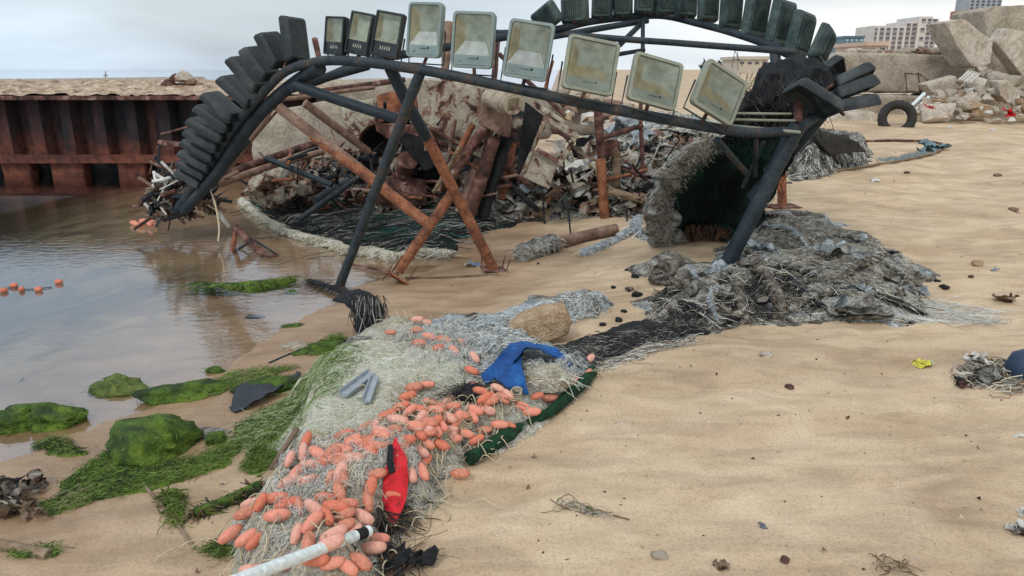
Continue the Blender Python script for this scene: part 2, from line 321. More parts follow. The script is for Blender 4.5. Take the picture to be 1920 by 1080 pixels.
m_water = water_mat()
def pile_mat():   # rust-streaked sheet piling: dark paint over orange corrosion near the waterline
    m = M('rusted_sheet_piling', [(.30, (.010, .011, .015)), (.48, (.022, .018, .021)), (.60, (.05, .024, .024)), (.75, (.11, .05, .042))], 1.6, rough=.85, bump=.6, bscale=20, stretch=(2.5, 1, .45), var=.35)
    t = m.node_tree; n = t.nodes; l = t.links; b = n['Principled BSDF']
    g = n.new('ShaderNodeNewGeometry'); s = n.new('ShaderNodeSeparateXYZ'); l.new(g.outputs['Position'], s.inputs[0])
    nn = n.new('ShaderNodeTexNoise'); nn.inputs['Scale'].default_value = 2.2; nn.inputs['Detail'].default_value = 7; l.new(g.outputs['Position'], nn.inputs[0])
    ad = n.new('ShaderNodeMath'); ad.operation = 'MULTIPLY_ADD'; l.new(nn.outputs['Fac'], ad.inputs[0]); ad.inputs[1].default_value = -.9; l.new(s.outputs['Z'], ad.inputs[2])
    mr = n.new('ShaderNodeMapRange'); mr.inputs['From Min'].default_value = -.22; mr.inputs['From Max'].default_value = .22; mr.inputs['To Min'].default_value = 1; mr.inputs['To Max'].default_value = 0
    l.new(ad.outputs[0], mr.inputs['Value'])
    r = n.new('ShaderNodeValToRGB'); e = r.color_ramp.elements; e[0].position = .3; e[0].color = (.06, .022, .018, 1); e[1].position = .7; e[1].color = (.20, .068, .042, 1)
    n2 = n.new('ShaderNodeTexNoise'); n2.inputs['Scale'].default_value = 9; n2.inputs['Detail'].default_value = 8; l.new(g.outputs['Position'], n2.inputs[0]); l.new(n2.outputs['Fac'], r.inputs[0])
    old = b.inputs['Base Color'].links[0].from_socket
    x = n.new('ShaderNodeMixRGB'); l.new(mr.outputs[0], x.inputs[0]); l.new(old, x.inputs[1]); l.new(r.outputs[0], x.inputs[2]); l.new(x.outputs[0], b.inputs['Base Color'])
    return m
m_pile = pile_mat()

# ------------------------------------------------------------------ mesh builder
class MB:
    def __init__(s): s.v = []; s.f = []; s.m = []; s.mats = []
    def mi(s, mat):
        if mat not in s.mats: s.mats.append(mat)
        return s.mats.index(mat)
    def add(s, vs, fs, mat):
        k = len(s.v); i = s.mi(mat); s.v += [tuple(v) for v in vs]
        for f in fs: s.f.append(tuple(k+j for j in f)); s.m.append(i)
    def tube(s, pts, r, mat, n=10, cap=True, hollow=False):
        pts = [Vector(p) for p in pts]; rs = r if isinstance(r, (list, tuple)) else [r]*len(pts)
        vs = []; fs = []; ref = None
        for i, p in enumerate(pts):
            d = (pts[min(i+1, len(pts)-1)]-pts[max(i-1, 0)])
            d = d.normalized() if d.length > 1e-9 else Vector((0, 0, 1))
            if ref is None: ref = d.orthogonal().normalized()
            ref = (ref-d*ref.dot(d)); ref = ref.normalized() if ref.length > 1e-6 else d.orthogonal().normalized()
            q = d.cross(ref)
            for k in range(n):
                a = 2*math.pi*k/n; vs.append(p+(ref*math.cos(a)+q*math.sin(a))*rs[i])
        for i in range(len(pts)-1):
            for k in range(n): fs.append((i*n+k, i*n+(k+1) % n, (i+1)*n+(k+1) % n, (i+1)*n+k))
        if cap: fs += [tuple(range(n-1, -1, -1)), tuple((len(pts)-1)*n+k for k in range(n))]
        s.add(vs, fs, mat)
    def box(s, c, size, mat, rot=None):
        c = Vector(c); sx_, sy_, sz_ = [q/2 for q in size]
        vs = [Vector((a*sx_, b*sy_, d*sz_)) for a in (-1, 1) for b in (-1, 1) for d in (-1, 1)]
        if rot: vs = [rot @ v for v in vs]
        s.add([c+v for v in vs], [(0, 1, 3, 2), (4, 6, 7, 5), (0, 4, 5, 1), (2, 3, 7, 6), (0, 2, 6, 4), (1, 5, 7, 3)], mat)
    def grid(s, rows, mat, close=False):
        nr = len(rows); nc = len(rows[0]); fs = []
        for i in range(nr-1):
            for j in range(nc-(0 if close else 1)):
                fs.append((i*nc+j, i*nc+(j+1) % nc, (i+1)*nc+(j+1) % nc, (i+1)*nc+j))
        s.add([v for r_ in rows for v in r_], fs, mat)
    def build(s, name, parent=None, label=None, cat=None, group=None, kind=None, smooth=True, origin=None):
        org = Vector((0, 0, 0))
        if parent is not None:
            root = parent
            while root.parent: root = root.parent
            org = root.location.copy()
        elif origin is not None: org = Vector(origin)
        elif s.v:
            a = np.array(s.v); org = Vector(((a[:, 0].min()+a[:, 0].max())/2, (a[:, 1].min()+a[:, 1].max())/2, a[:, 2].min()))
            if kind == 'structure': org = Vector((0, 0, 0))
        a = np.array(s.v)-np.array(org)
        me = bpy.data.meshes.new(name); me.from_pydata(a.tolist(), [], s.f)
        for m in s.mats: me.materials.append(m)
        me.polygons.foreach_set('material_index', s.m)
        me.polygons.foreach_set('use_smooth', [smooth]*len(s.f)); me.update()
        if smooth:
            try: me.set_sharp_from_angle(angle=R(42))
            except Exception: pass
        o = bpy.data.objects.new(name, me); COL.objects.link(o)
        if parent is None: o.location = org
        else: o.parent = parent
        tag(o, label, cat, group, kind); return o
def tag(o, label=None, cat=None, group=None, kind=None):
    if label: o['label'] = label
    if cat: o['category'] = cat
    if group: o['group'] = group
    if kind: o['kind'] = kind
    return o
def empty(name, loc, label, cat, group=None):
    o = bpy.data.objects.new(name, None); COL.objects.link(o); o.location = loc; o.empty_display_size = .1
    return tag(o, label, cat, group)
def nz3(p, sc, s=0): return mn.noise(Vector(p)*sc+Vector((s*3.17, s*1.3, -s*2.1)))
def nv3(p, sc, s=0): return mn.noise_vector(Vector(p)*sc+Vector((s*3.17, s*1.3, -s*2.1)))

def bent(a, b, n=8, amp=.01, s=0):
    a = Vector(a); b = Vector(b); o = []
    for i in range(n+1):
        t = i/n; p = a.lerp(b, t); o.append(p+nv3(p, 1.5, s)*amp)
    return o
def pipe(mb, a, b, r, mat, n=12, amp=.012, s=0, seg=8, wob=.06):
    pts = bent(a, b, seg, amp, s); rs = [r*(1+wob*nz3(p, 9, s)) for p in pts]; mb.tube(pts, rs, mat, n)
def bm_add(mb, bm, mat):
    bm.verts.ensure_lookup_table(); bm.verts.index_update()
    mb.add([v.co.copy() for v in bm.verts], [tuple(v.index for v in f.verts) for f in bm.faces], mat)
def rough_hull(mb, pts, mat, sub=3, amp=.02, sc=4, seed=0, bevel=.0):
    bm = bmesh.new()
    for p in pts: bm.verts.new(p)
    r = bmesh.ops.convex_hull(bm, input=bm.verts)
    for v in [v for v in bm.verts if not v.link_faces]: bm.verts.remove(v)
    bmesh.ops.dissolve_limit(bm, angle_limit=R(3), verts=bm.verts, edges=bm.edges)
    if bevel: bmesh.ops.bevel(bm, geom=list(bm.edges), offset=bevel, segments=1, affect='EDGES', clamp_overlap=True)
    bmesh.ops.triangulate(bm, faces=bm.faces)
    bmesh.ops.subdivide_edges(bm, edges=bm.edges, cuts=sub, use_grid_fill=True)
    bmesh.ops.triangulate(bm, faces=bm.faces)
    bm.normal_update()
    for v in bm.verts:
        v.co += v.normal*(nz3(v.co, sc, seed)*amp+nz3(v.co, sc*3.1, seed+5)*amp*.45)
    bm_add(mb, bm, mat); bm.free()
def slab_px(mb, poly, D, th, mat, seed=0, amp=.015, sc=5, sub=3, dshift=None, bevel=.01):
    """solid block: front outline at distance D, real thickness th away from it"""
    pts = []
    for i, (x, y) in enumerate(poly):
        d = D+(dshift[i] if dshift else 0); f = P(x, y, d); pts.append(f); pts.append(f+Vector((f.x*.0, th, 0)))
    rough_hull(mb, pts, mat, sub, amp, sc, seed, bevel)
def rock(mb, c, size, mat, seed=0, sub=3, amp=.3, sc=1.3, flatb=.35, rotz=0, angular=False):
    bm = bmesh.new(); bmesh.ops.create_icosphere(bm, subdivisions=sub, radius=1)
    rm = Matrix.Rotation(rotz, 3, 'Z'); c = Vector(c)
    for v in bm.verts:
        p = v.co.copy(); k = 1+amp*nz3(p, sc, seed)+amp*.35*nz3(p, sc*3, seed+2)+amp*.12*nz3(p, sc*8, seed+3)
        if angular:
            k *= 1/max(abs(p.x), abs(p.y), abs(p.z))**.55*.85
        p = p*k
        if p.z < -flatb: p.z = -flatb
        v.co = c+rm @ Vector((p.x*size[0], p.y*size[1], (p.z)*size[2]))
    bm_add(mb, bm, mat); bm.free()
def loft(mb, secs, mat, n=24, amp=.03, sc=4, seed=0, sub=4):
    """secs: (Vector centre, Vector u, Vector v) ellipse frames, interpolated and crumpled"""
    rows = []; K = len(secs)
    for i in range(K-1):
        for t in range(sub if i < K-2 else sub+1):
            f = t/sub; f2 = f
            c = secs[i][0].lerp(secs[i+1][0], f2); u = secs[i][1].lerp(secs[i+1][1], f2); v = secs[i][2].lerp(secs[i+1][2], f2)
            row = []
            for k in range(n):
                a = 2*math.pi*k/n; q = u*math.cos(a)+v*math.sin(a); p = c+q
                d = q.normalized() if q.length > 1e-6 else Vector((0, 0, 1))
                p = p+d*(nz3(p, sc, seed)*amp+nz3(p, sc*3, seed+1)*amp*.5)+nv3(p, sc*1.7, seed+2)*amp*.35
                row.append(p)
            rows.append(row)
    mb.grid(rows, mat, close=True)
    for r_ in (rows[0], rows[-1]):
        c = sum(r_, Vector())/n; mb.add(r_+[c], [(k, (k+1) % n, n) for k in range(n)], mat)
def px_sec(x, y, D, rx, ry, rd):
    """ellipse section: half-width rx px wide (ry px tall direction), depth rd metres"""
    c = P(x, y, D); s = D/FPX*1.03; return (c, Vector((rx*s, 0, ry*s)), Vector((0, rd, 0)))
def crumple(mb, c, size, mat, seed, n=5, amp=.35, tilt=.6):
    c = Vector(c); rows = []; r = random.Random(seed)
    rot = Matrix.Rotation(r.uniform(0, 6.28), 3, 'Z') @ Matrix.Rotation(r.uniform(-tilt, tilt), 3, 'X') @ Matrix.Rotation(r.uniform(-tilt, tilt), 3, 'Y')
    sx_, sy_ = size*r.uniform(.6, 1.3), size*r.uniform(.35, .9)
    for i in range(n+1):
        row = []
        for j in range(n+1):
            p = Vector(((i/n-.5)*sx_, (j/n-.5)*sy_, 0)); q = p/size*2.4
            p += Vector((nz3(q, 1.3, seed), nz3(q, 1.3, seed+7), nz3(q, 1.5, seed+3)*1.4))*amp*size*.6
            row.append(c+rot @ p)
        rows.append(row)
    mb.grid(rows, mat)
def strands(mb, poly_px, count, length, mats, rad=.0016, ang=None, angj=.6, lift=.02, curl=1.2, seg=8, seed=1, surf=None, n=3, jit=.012, sink=0., over=.03):
    """thin twine lying over whatever surface is inside the outline"""
    r = np.random.default_rng(seed); poly = np.array(poly_px, float)
    x0, y0 = poly.min(0); x1, y1 = poly.max(0); X = []; Y = []
    while len(X) < count:
        xs = r.uniform(x0, x1, count*2); ys = r.uniform(y0, y1, count*2)
        k = sdf(xs, ys, poly) > 0; X += list(xs[k]); Y += list(ys[k])
    surf = surf or full_h
    wx, wy, wz = march(np.array(X[:count]), np.array(Y[:count]), surf)
    Ls = length*r.uniform(.4, 1.5, count); th0 = (r.uniform(0, 2*math.pi, count) if ang is None else ang+r.normal(0, angj, count)+(r.random(count) < .5)*math.pi)
    pts = np.zeros((count, seg+1, 3)); cx = wx.copy(); cy = wy.copy(); th = th0.copy(); cv = r.normal(0, curl, count)
    ph = r.uniform(0, 6.28, count); lf = lift*r.random(count)**2
    for i in range(seg+1):
        z = surf(cx, cy)+jit*r.random(count)+lf*np.sin(math.pi*i/seg)-sink+rad
        pts[:, i, 0] = cx; pts[:, i, 1] = cy; pts[:, i, 2] = z
        st = Ls/seg; cx = cx+np.cos(th)*st; cy = cy+np.sin(th)*st
        th = th+cv/seg*1.5+r.normal(0, .25*max(curl, .3), count)
    px_, py_, _ = march([q[0] for q in poly_px], [q[1] for q in poly_px], surf); wp = list(zip(px_, py_))
    e = sdf(pts[:, -1, 0], pts[:, -1, 1], wp); m_ = sdf(pts[:, seg//2, 0], pts[:, seg//2, 1], wp)
    keep = (np.minimum(e, m_) > -over) | (r.random(count) < .04); pts = pts[keep]
    tubes_np(mb, pts, rad*r.uniform(.6, 1.5, len(pts)), mats, r, n)
def tubes_np(mb, pts, rads, mats, r, n=3):
    C, K, _ = pts.shape
    d = np.gradient(pts, axis=1); d /= (np.linalg.norm(d, axis=2, keepdims=True)+1e-9)
    ref = np.zeros_like(d); ref[..., 2] = 1; ref += .01
    u = np.cross(d, ref); u /= (np.linalg.norm(u, axis=2, keepdims=True)+1e-9); v = np.cross(d, u)
    vs = []
    for k in range(n):
        a = 2*math.pi*k/n+.5; vs.append(pts+(u*math.cos(a)+v*math.sin(a))*rads[:, None, None])
    vs = np.stack(vs, axis=2).reshape(-1, 3)         # C,K,n
    base = len(mb.v); mb.v += [tuple(q) for q in vs.tolist()]
    mi = [mb.mi(m) for m in mats]; ch = r.integers(0, len(mats), C)
    for c in range(C):
        b = base+c*K*n; m = mi[ch[c]]
        for i in range(K-1):
            for k in range(n):
                k2 = (k+1) % n; mb.f.append((b+i*n+k, b+i*n+k2, b+(i+1)*n+k2, b+(i+1)*n+k)); mb.m.append(m)
def hang(mb, pts_list, length, mats, rad=.002, seed=1, spread=.15, seg=6, down=1.):
    r = np.random.default_rng(seed); C = len(pts_list); p0 = np.array([tuple(p) for p in pts_list])
    Ls = length*r.uniform(.3, 1.4, C); dr = np.stack([r.normal(0, spread, C), r.normal(0, spread, C), -down*np.ones(C)+r.normal(0, .1, C)], 1)
    pts = np.zeros((C, seg+1, 3)); cur = p0.copy()
    for i in range(seg+1):
        pts[:, i] = cur; cur = cur+dr*(Ls/seg)[:, None]; dr = dr+r.normal(0, .18, (C, 3))
    tubes_np(mb, pts, rad*r.uniform(.6, 1.6, C), mats, r, 3)

# ------------------------------------------------------------------ ground and water
def axis(fine0, fine1, st, lo, hi, g):
    a = list(np.arange(fine0, fine1, st)); x = fine1; s_ = st
    while x < hi: a.append(x); s_ *= g; x += s_
    a.append(hi); x = fine0-st; s_ = st; b = []
    while x > lo: b.append(x); s_ *= g; x -= s_
    b.append(lo); return np.array(sorted(set(b+a)))
xs = axis(-4.2, 5.2, .045, -9000, 9000, 1.09); ys = axis(1.3, 9.5, .04, -60, 9000, 1.07)
GX, GY = np.meshgrid(xs, ys); GZ = exact_base(GX.ravel(), GY.ravel())
mb = MB(); nx, ny = len(xs), len(ys)
mb.v = np.stack([GX.ravel(), GY.ravel(), GZ], 1).tolist()
I = np.arange(nx*ny).reshape(ny, nx); q = np.stack([I[:-1, :-1], I[:-1, 1:], I[1:, 1:], I[1:, :-1]], -1).reshape(-1, 4)
mb.f = q.tolist(); mb.mi(m_sand); mb.m = [0]*len(mb.f)
mb.build('beach', kind='structure', label='sloping wet and dry beach sand')
mb = MB(); mb.grid([[(-9000, -60, 0), (9000, -60, 0)], [(-9000, 9000, 0), (9000, 9000, 0)]], m_water)
mb.build('sea_water', kind='structure', label='calm shallow sea water reflecting the sky')
#PART2
# ------------------------------------------------------------------ heaps (shape only; built further down)
H_net = add_heap([(455, 1130), (425, 1030), (455, 960), (520, 860), (560, 770), (545, 735), (590, 700), (650, 648), (700, 628), (780, 612), (850, 640), (900, 700), (960, 720), (1040, 720), (1075, 715),
                  (1068, 752), (1010, 800), (930, 850), (870, 870), (830, 905), (815, 960), (765, 985), (730, 1060), (700, 1140), (560, 1200)], .17, 3.2, 41, .16, .35)
H_blue = add_heap([(770, 618), (850, 603), (930, 600), (990, 580), (1060, 556), (1120, 552), (1150, 575), (1120, 598), (1080, 600), (1030, 620), (1000, 650), (1050, 670), (1120, 665), (1125, 690), (1070, 722), (960, 725), (880, 690), (800, 660)], .10, 5, 51, .10, .5)
H_grey = add_heap([(1180, 505), (1260, 480), (1330, 500), (1370, 420), (1430, 402), (1530, 408), (1600, 432), (1690, 470), (1745, 500), (1730, 555), (1760, 585), (1700, 600), (1600, 602), (1500, 605), (1420, 612), (1300, 622), (1215, 612), (1200, 575), (1240, 540)], .125, 2.2, 61, .35, .7)
H_black = add_heap([(1000, 662), (1100, 632), (1220, 598), (1340, 600), (1330, 626), (1230, 640), (1160, 668), (1080, 690), (1020, 684)], .05, 5, 71, .08, .3)
H_deb = add_heap([(905, 420), (940, 392), (1000, 372), (1062, 345), (1085, 300), (1098, 250), (1200, 235), (1330, 250), (1400, 280), (1350, 330), (1290, 400), (1240, 412), (1180, 408), (1100, 400), (1010, 415)], .42, 1.9, 81, .5, .6)
H_carpet = add_heap([(455, 392), (470, 362), (560, 365), (640, 370), (900, 400), (975, 418), (940, 432), (860, 448), (852, 478), (750, 482), (640, 462), (560, 440), (500, 412)], .05, 3, 95, .18, .5)
H_wreck = add_heap([(468, 352), (520, 330), (640, 312), (800, 300), (1000, 310), (1010, 360), (960, 395), (880, 402), (640, 376), (500, 368)], .42, 1.7, 91, .55, .5)
H_side = add_heap([(1478, 345), (1470, 290), (1540, 275), (1640, 285), (1628, 305), (1560, 330), (1500, 343)], .30, 3, 101, .25, .6)
H_trash = add_heap([(1775, 700), (1820, 680), (1900, 664), (1990, 660), (1990, 760), (1900, 748), (1800, 730)], .05, 6, 111, .1, .5)
full_h = Raster(full_h)
def heap_mesh(mb, h, step, mats):
    x0, x1, y0, y1 = h['bb']; xs = np.arange(x0, x1, step); ys = np.arange(y0, y1, step); X, Y = np.meshgrid(xs, ys)
    hz = heap_z(h, X.ravel(), Y.ravel()).reshape(X.shape); Z = base_h(X.ravel(), Y.ravel()).reshape(X.shape)+np.where(hz < 0, -.02, hz)
    dx = (fbm(X*9, Y*9, 5, 3)-.5)*.05; dy = (fbm(X*9, Y*9, 15, 3)-.5)*.05
    ok = hz > -.04; idx = -np.ones(X.shape, int); need = ok.copy(); need[1:] |= ok[:-1]; need[:-1] |= ok[1:]; need[:, 1:] |= ok[:, :-1]; need[:, :-1] |= ok[:, 1:]
    idx[need] = np.arange(need.sum()); k = len(mb.v); mb.v += list(zip((X+dx)[need].tolist(), (Y+dy)[need].tolist(), Z[need].tolist()))
    mi = [mb.mi(m) for m in mats]; nz_ = fbm(X*2.3, Y*2.3, h['seed']+33, 4)
    for i in range(X.shape[0]-1):
        for j in range(X.shape[1]-1):
            q = (idx[i, j], idx[i, j+1], idx[i+1, j+1], idx[i+1, j])
            if min(q) >= 0 and (ok[i, j] or ok[i+1, j+1] or ok[i, j+1] or ok[i+1, j]):
                mb.f.append(tuple(k+int(a) for a in q)); mb.m.append(mi[min(len(mi)-1, int(max(0, (nz_[i, j]-.25))*2*len(mi)))])

# ------------------------------------------------------------------ far buildings
def hotel():
    D = 300; s = D/FPX
    c = P(1690, 118, D); root = empty('hotel', (c.x, D, 0), 'wide white multistorey hotel with square windows far behind the beach wall', 'building')
    mw = plain('pale_plaster', (.60, .57, .54), .8, scale=.3, var=.05); mg = plain('dark_window_glass', (.13, .12, .14), .3, scale=.3)
    def X(px): return P(px, 100, D).x
    def Z(py): return P(1690, py, D).z
    b = MB()
    def blk(x0, x1, y0, dep=16, off=0): b.box(((X(x0)+X(x1))/2, D+dep/2+off, (Z(y0)+Z(150))/2), (X(x1)-X(x0), dep, Z(y0)-Z(150)), mw)
    blk(1633, 1693, 48); blk(1690.5, 1712, 40, 15.5, .3); blk(1712.4, 1739, 31, 17, -.4); blk(1739.3, 1754, 35, 14, .8); blk(1688, 1700, 43, 6, 1.2)
    b.build('wall', root, smooth=False)
    for r_ in range(7):
        for cpx in [1637, 1648, 1660, 1672, 1684, 1697, 1708, 1722, 1733, 1746]:
            y = 53+r_*8.6-(8.6 if cpx > 1690 else 0)-(8.6 if cpx > 1712 else 0)
            if y > 104 or (cpx in (1722,) and r_ % 2): continue
            m2 = MB(); off = -.45 if 1712 < cpx < 1739 else (.75 if cpx > 1739 else -.05 if cpx < 1690 else .25)
            wd = 6.6 if cpx != 1637 else 4
            m2.box((X(cpx), D+off, Z(y+2)), (wd*s, .3, 4.6*s), mg); m2.box((X(cpx), D+off-.25, Z(y+4.7)), (wd*s*1.15, .5, .5*s), mw)
            m2.build('window', root, smooth=False)
hotel()
def simple_building(name, x0, x1, y0, D, mat, label, rows, cols, mg, roofmat=None, dep=12):
    c = P((x0+x1)/2, 118, D); root = empty(name, (c.x, D, 0), label, 'building'); s = D/FPX
    zt = P(960, y0, D).z; zb = 0; xa = P(x0, 100, D).x; xb = P(x1, 100, D).x
    b = MB(); b.box(((xa+xb)/2, D+dep/2, (zt+zb)/2), (xb-xa, dep, zt-zb), mat); b.build('wall', root, smooth=False)
    b = MB(); b.box(((xa+xb)/2, D+dep/2, zt+.3*s+.3), (xb-xa+.6, dep+.6, .6), roofmat or mat); b.build('roof', root, smooth=False)
    for i in range(rows):
        for j in range(cols):
            m2 = MB(); m2.box((xa+(xb-xa)*(j+.5)/cols, D-.05, zt-(i+.75)*(5.5*s if rows > 2 else 7*s)), ((xb-xa)/cols*.5, .2, 3.2*s), mg); m2.build('window', root, smooth=False)
mgd = plain('dark_window_pane', (.08, .09, .11), .3, scale=.3)  # dark blue grey window glass
simple_building('apartment_tower', 1803, 1862, -40, 380, plain('blue_grey_render', (.34, .37, .41), .7, scale=.2), 'tall grey tower rising behind the concrete rubble at the top right', 16, 6, mgd)
simple_building('office_building', 1581, 1616, 71, 260, plain('blue_glass_facade', (.10, .17, .22), .3, scale=.3), 'small dark blue flat roofed building left of the white hotel', 3, 4, plain('pale_blue_pane', (.36, .5, .55), .2, scale=.3))
simple_building('low_house', 1626, 1662, 86, 120, plain('pink_plaster', (.55, .42, .34), .8, scale=.5), 'low pinkish house with a dark doorway in front of the hotel', 1, 2, mgd)
simple_building('beach_house', 1386, 1442, 112, 150, plain('sandy_plaster', (.52, .46, .38), .8, scale=.5), 'low sand coloured house on the far shore behind the lamp frame', 1, 4, mgd)
simple_building('red_hut', 1822, 1850, 32, 60, plain('red_board', (.42, .16, .15), .8, scale=.5), 'small red walled hut seen between the rubble slabs', 1, 1, mgd, dep=3)
for i, (x, y, hh, lb) in enumerate([(1320, 131, 15, 'left of the two dark round bushes on the far shore'), (1346, 130, 14, 'right of the two dark round bushes on the far shore')]):
    D = 110; s = D/FPX; t = empty('bush', P(x, y+2, D), lb, 'bush', 'bushes on the far shore')
    b = MB(); rg = np.random.default_rng(5+i)
    for k in range(260):
        p = rg.normal(0, 1, 3); p /= np.linalg.norm(p); p *= rg.random()**.4*np.array([5, 4, 6])*s*1.1; c = P(x, y-hh*.4, D)+Vector(p)
        d = Vector(rg.normal(0, .16, 3)); e = Vector(rg.normal(0, .16, 3)); b.add([c, c+d, c+d+e, c+e], [(0, 1, 2, 3)], plain('shrub_leaf', (.03, .045, .03), .8) if k == 0 and i == 0 else bpy.data.materials['shrub_leaf'])
    b.build('crown', t); b = MB(); b.tube([P(x, y+6, D), P(x, y-6, D)], .1, m_wood, 6); b.build('trunk', t)
b = MB()
for (a, c) in [((1372, 128), (1378, 95)), ((1384, 130), (1383, 92)), ((1378, 95), (1392, 126)), ((1374, 112), (1388, 112))]: b.tube([P(*a, 60), P(*c, 60)], .025, m_dark, 5)
b.build('mast', label='thin dark lattice mast standing on the far beach', cat='mast')
b = MB(); b.tube([P(198, 158, 40), P(198, 133, 40)], [.045, .025], m_conc, 8); b.tube([P(194, 141, 40), P(202, 141, 40)], .03, m_conc, 6)
b.build('marker_pole', label='thin pale marker pole standing behind the left quay', cat='pole')

# ------------------------------------------------------------------ left quay of sheet piling
def Zat(py, D): return P(960, py, D).z
root = empty('quay_wall', (-5, 12, 0), 'long rusty corrugated sheet pile quay topped with worn concrete at left', 'quay')
b = MB(); rows = [[], [], [], []]; x = -14.0; zs = [Zat(301, 11.8), .62, .95, Zat(181, 11.8)]
k = 0
while x < -3.2:
    w1 = .13+.09*mn.noise((x*1.7, 0, 3)); w2 = .2+.05*mn.noise((x*2.3, 4, 3))
    for dx, dy in ((0, 0), (w1+.03, 0), (w1+.10, w2), (.43, w2*.9)):
        for i, z in enumerate(zs): rows[i].append((x+dx, 11.8+dy+.02*mn.noise((x+dx, z*3, 0)), z))
    x += .5
b.grid(rows, m_pile); b.build('sheet_piling', root)
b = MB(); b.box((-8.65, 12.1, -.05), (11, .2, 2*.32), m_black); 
b.build('recess_shade', root)  # black box stands in for the shade between the pile feet
x = -12.4; 
while x < -3.3:
    b = MB(); wd = .42+.2*random.random(); rough_hull(b, [(x+a*wd, 11.72+c_*.25, z) for a in (0, 1) for c_ in (0, 1) for z in (-.3, Zat(302, 11.75))], m_pile, 2, .03, 4, int(x*10), .02)
    b.build('pile_foot', root); x += wd+.3+.3*random.random()
b = MB(); b.box((-8.7, 11.72, Zat(298, 11.7)), (11.2, .16, .12), m_pile); b.box((-8.7, 11.68, Zat(183, 11.7)), (11.2, .26, .06), m_drust); b.build('waling_beam', root)
b = MB(); rr_ = []
for j in range(9):
    row = []
    for i in range(170):
        X_ = -14.2+i*.067; t = j/8; y = 11.62+t*1.7; z = Zat(180, 11.7)+.02+(.19*sm(0, .6, t))+(nz3((X_, y, 0), 5, 3)*.045+nz3((X_, y, 0), 14, 1)*.03)*(1-.3*t)
        row.append((X_, y, float(z)))
    rr_.append(row)
b.grid(rr_, M('worn_aggregate_concrete', [(.3, (.10, .07, .055)), (.45, (.34, .24, .165)), (.6, (.52, .42, .31)), (.8, (.62, .55, .44))], 7, rough=.95, bump=1, bscale=22, distort=.8)); b.build('coping', root)
b = MB(); rough_hull(b, [(xx, yy, zz_) for xx, zt in ((-14.5, Zat(157, 13.3)), (-9.0, Zat(153, 13.3)), (-5.98, Zat(146, 13.3))) for yy in (13.2, 15) for zz_ in (.4, zt)]+[(-5.7, 13.3, 1.2), (-5.7, 14.8, 1.2)], m_conc, 5, .03, 2.2, 4, .03); b.build('parapet', root)
b = MB(); rough_hull(b, [(xx, yy, zz_) for xx in (-6.3, -3.0) for yy in (12.4, 14) for zz_ in (.3, Zat(160, 13))], m_conc2, 5, .06, 2, 9, .05); b.build('broken_end', root)
for i, (x, y, sz) in enumerate([(330, 150, .16), (345, 146, .2), (358, 155, .14), (318, 158, .15), (308, 165, .12), (372, 160, .1)]):
    b = MB(); p = P(x, y, 12.3); rock(b, (p.x, 12.3, p.z), (sz*.75, sz*.6, sz*.5), [m_drust, m_conc2, m_prust][i % 3], 20+i, 2, .45); b.build('concrete_chunk', label=['dark rusty chunk at the left of the ragged quay end', 'pale chunk topmost on the ragged quay end', 'weathered reddish chunk right of the pale one on the quay end', 'rusty chunk lower on the left side of the quay end', 'small pale chunk lowest at the quay end', 'small weathered chunk at the far right of the quay end'][i], cat='rubble', group='chunks on the left quay end')

# concrete wall continuing behind the wreck
b = MB(); slab_px(b, [(395, 172), (520, 150), (760, 146), (900, 150), (1035, 172), (1035, 262), (700, 300), (395, 300)], 12.2, 1.0, m_conc, 23, .05, 2.2, 6, bevel=.05); b.build('concrete_quay', label='grey brown concrete quay running behind the whole boat wreck', cat='quay')
b = MB(); slab_px(b, [(470, 218), (600, 192), (715, 190), (730, 300), (600, 330), (475, 300)], 10.6, .5, m_conc, 3, .03, 3, 4); b.build('concrete_wall', label='pale concrete wall piece behind the crossed rusty pipes', cat='wall')
b = MB(); slab_px(b, [(640, 196), (702, 186), (708, 240), (650, 262)], 10.2, .2, m_chip, 5, .02, 4); b.build('cream_board', label='chipped cream board leaning behind the black poles', cat='board')

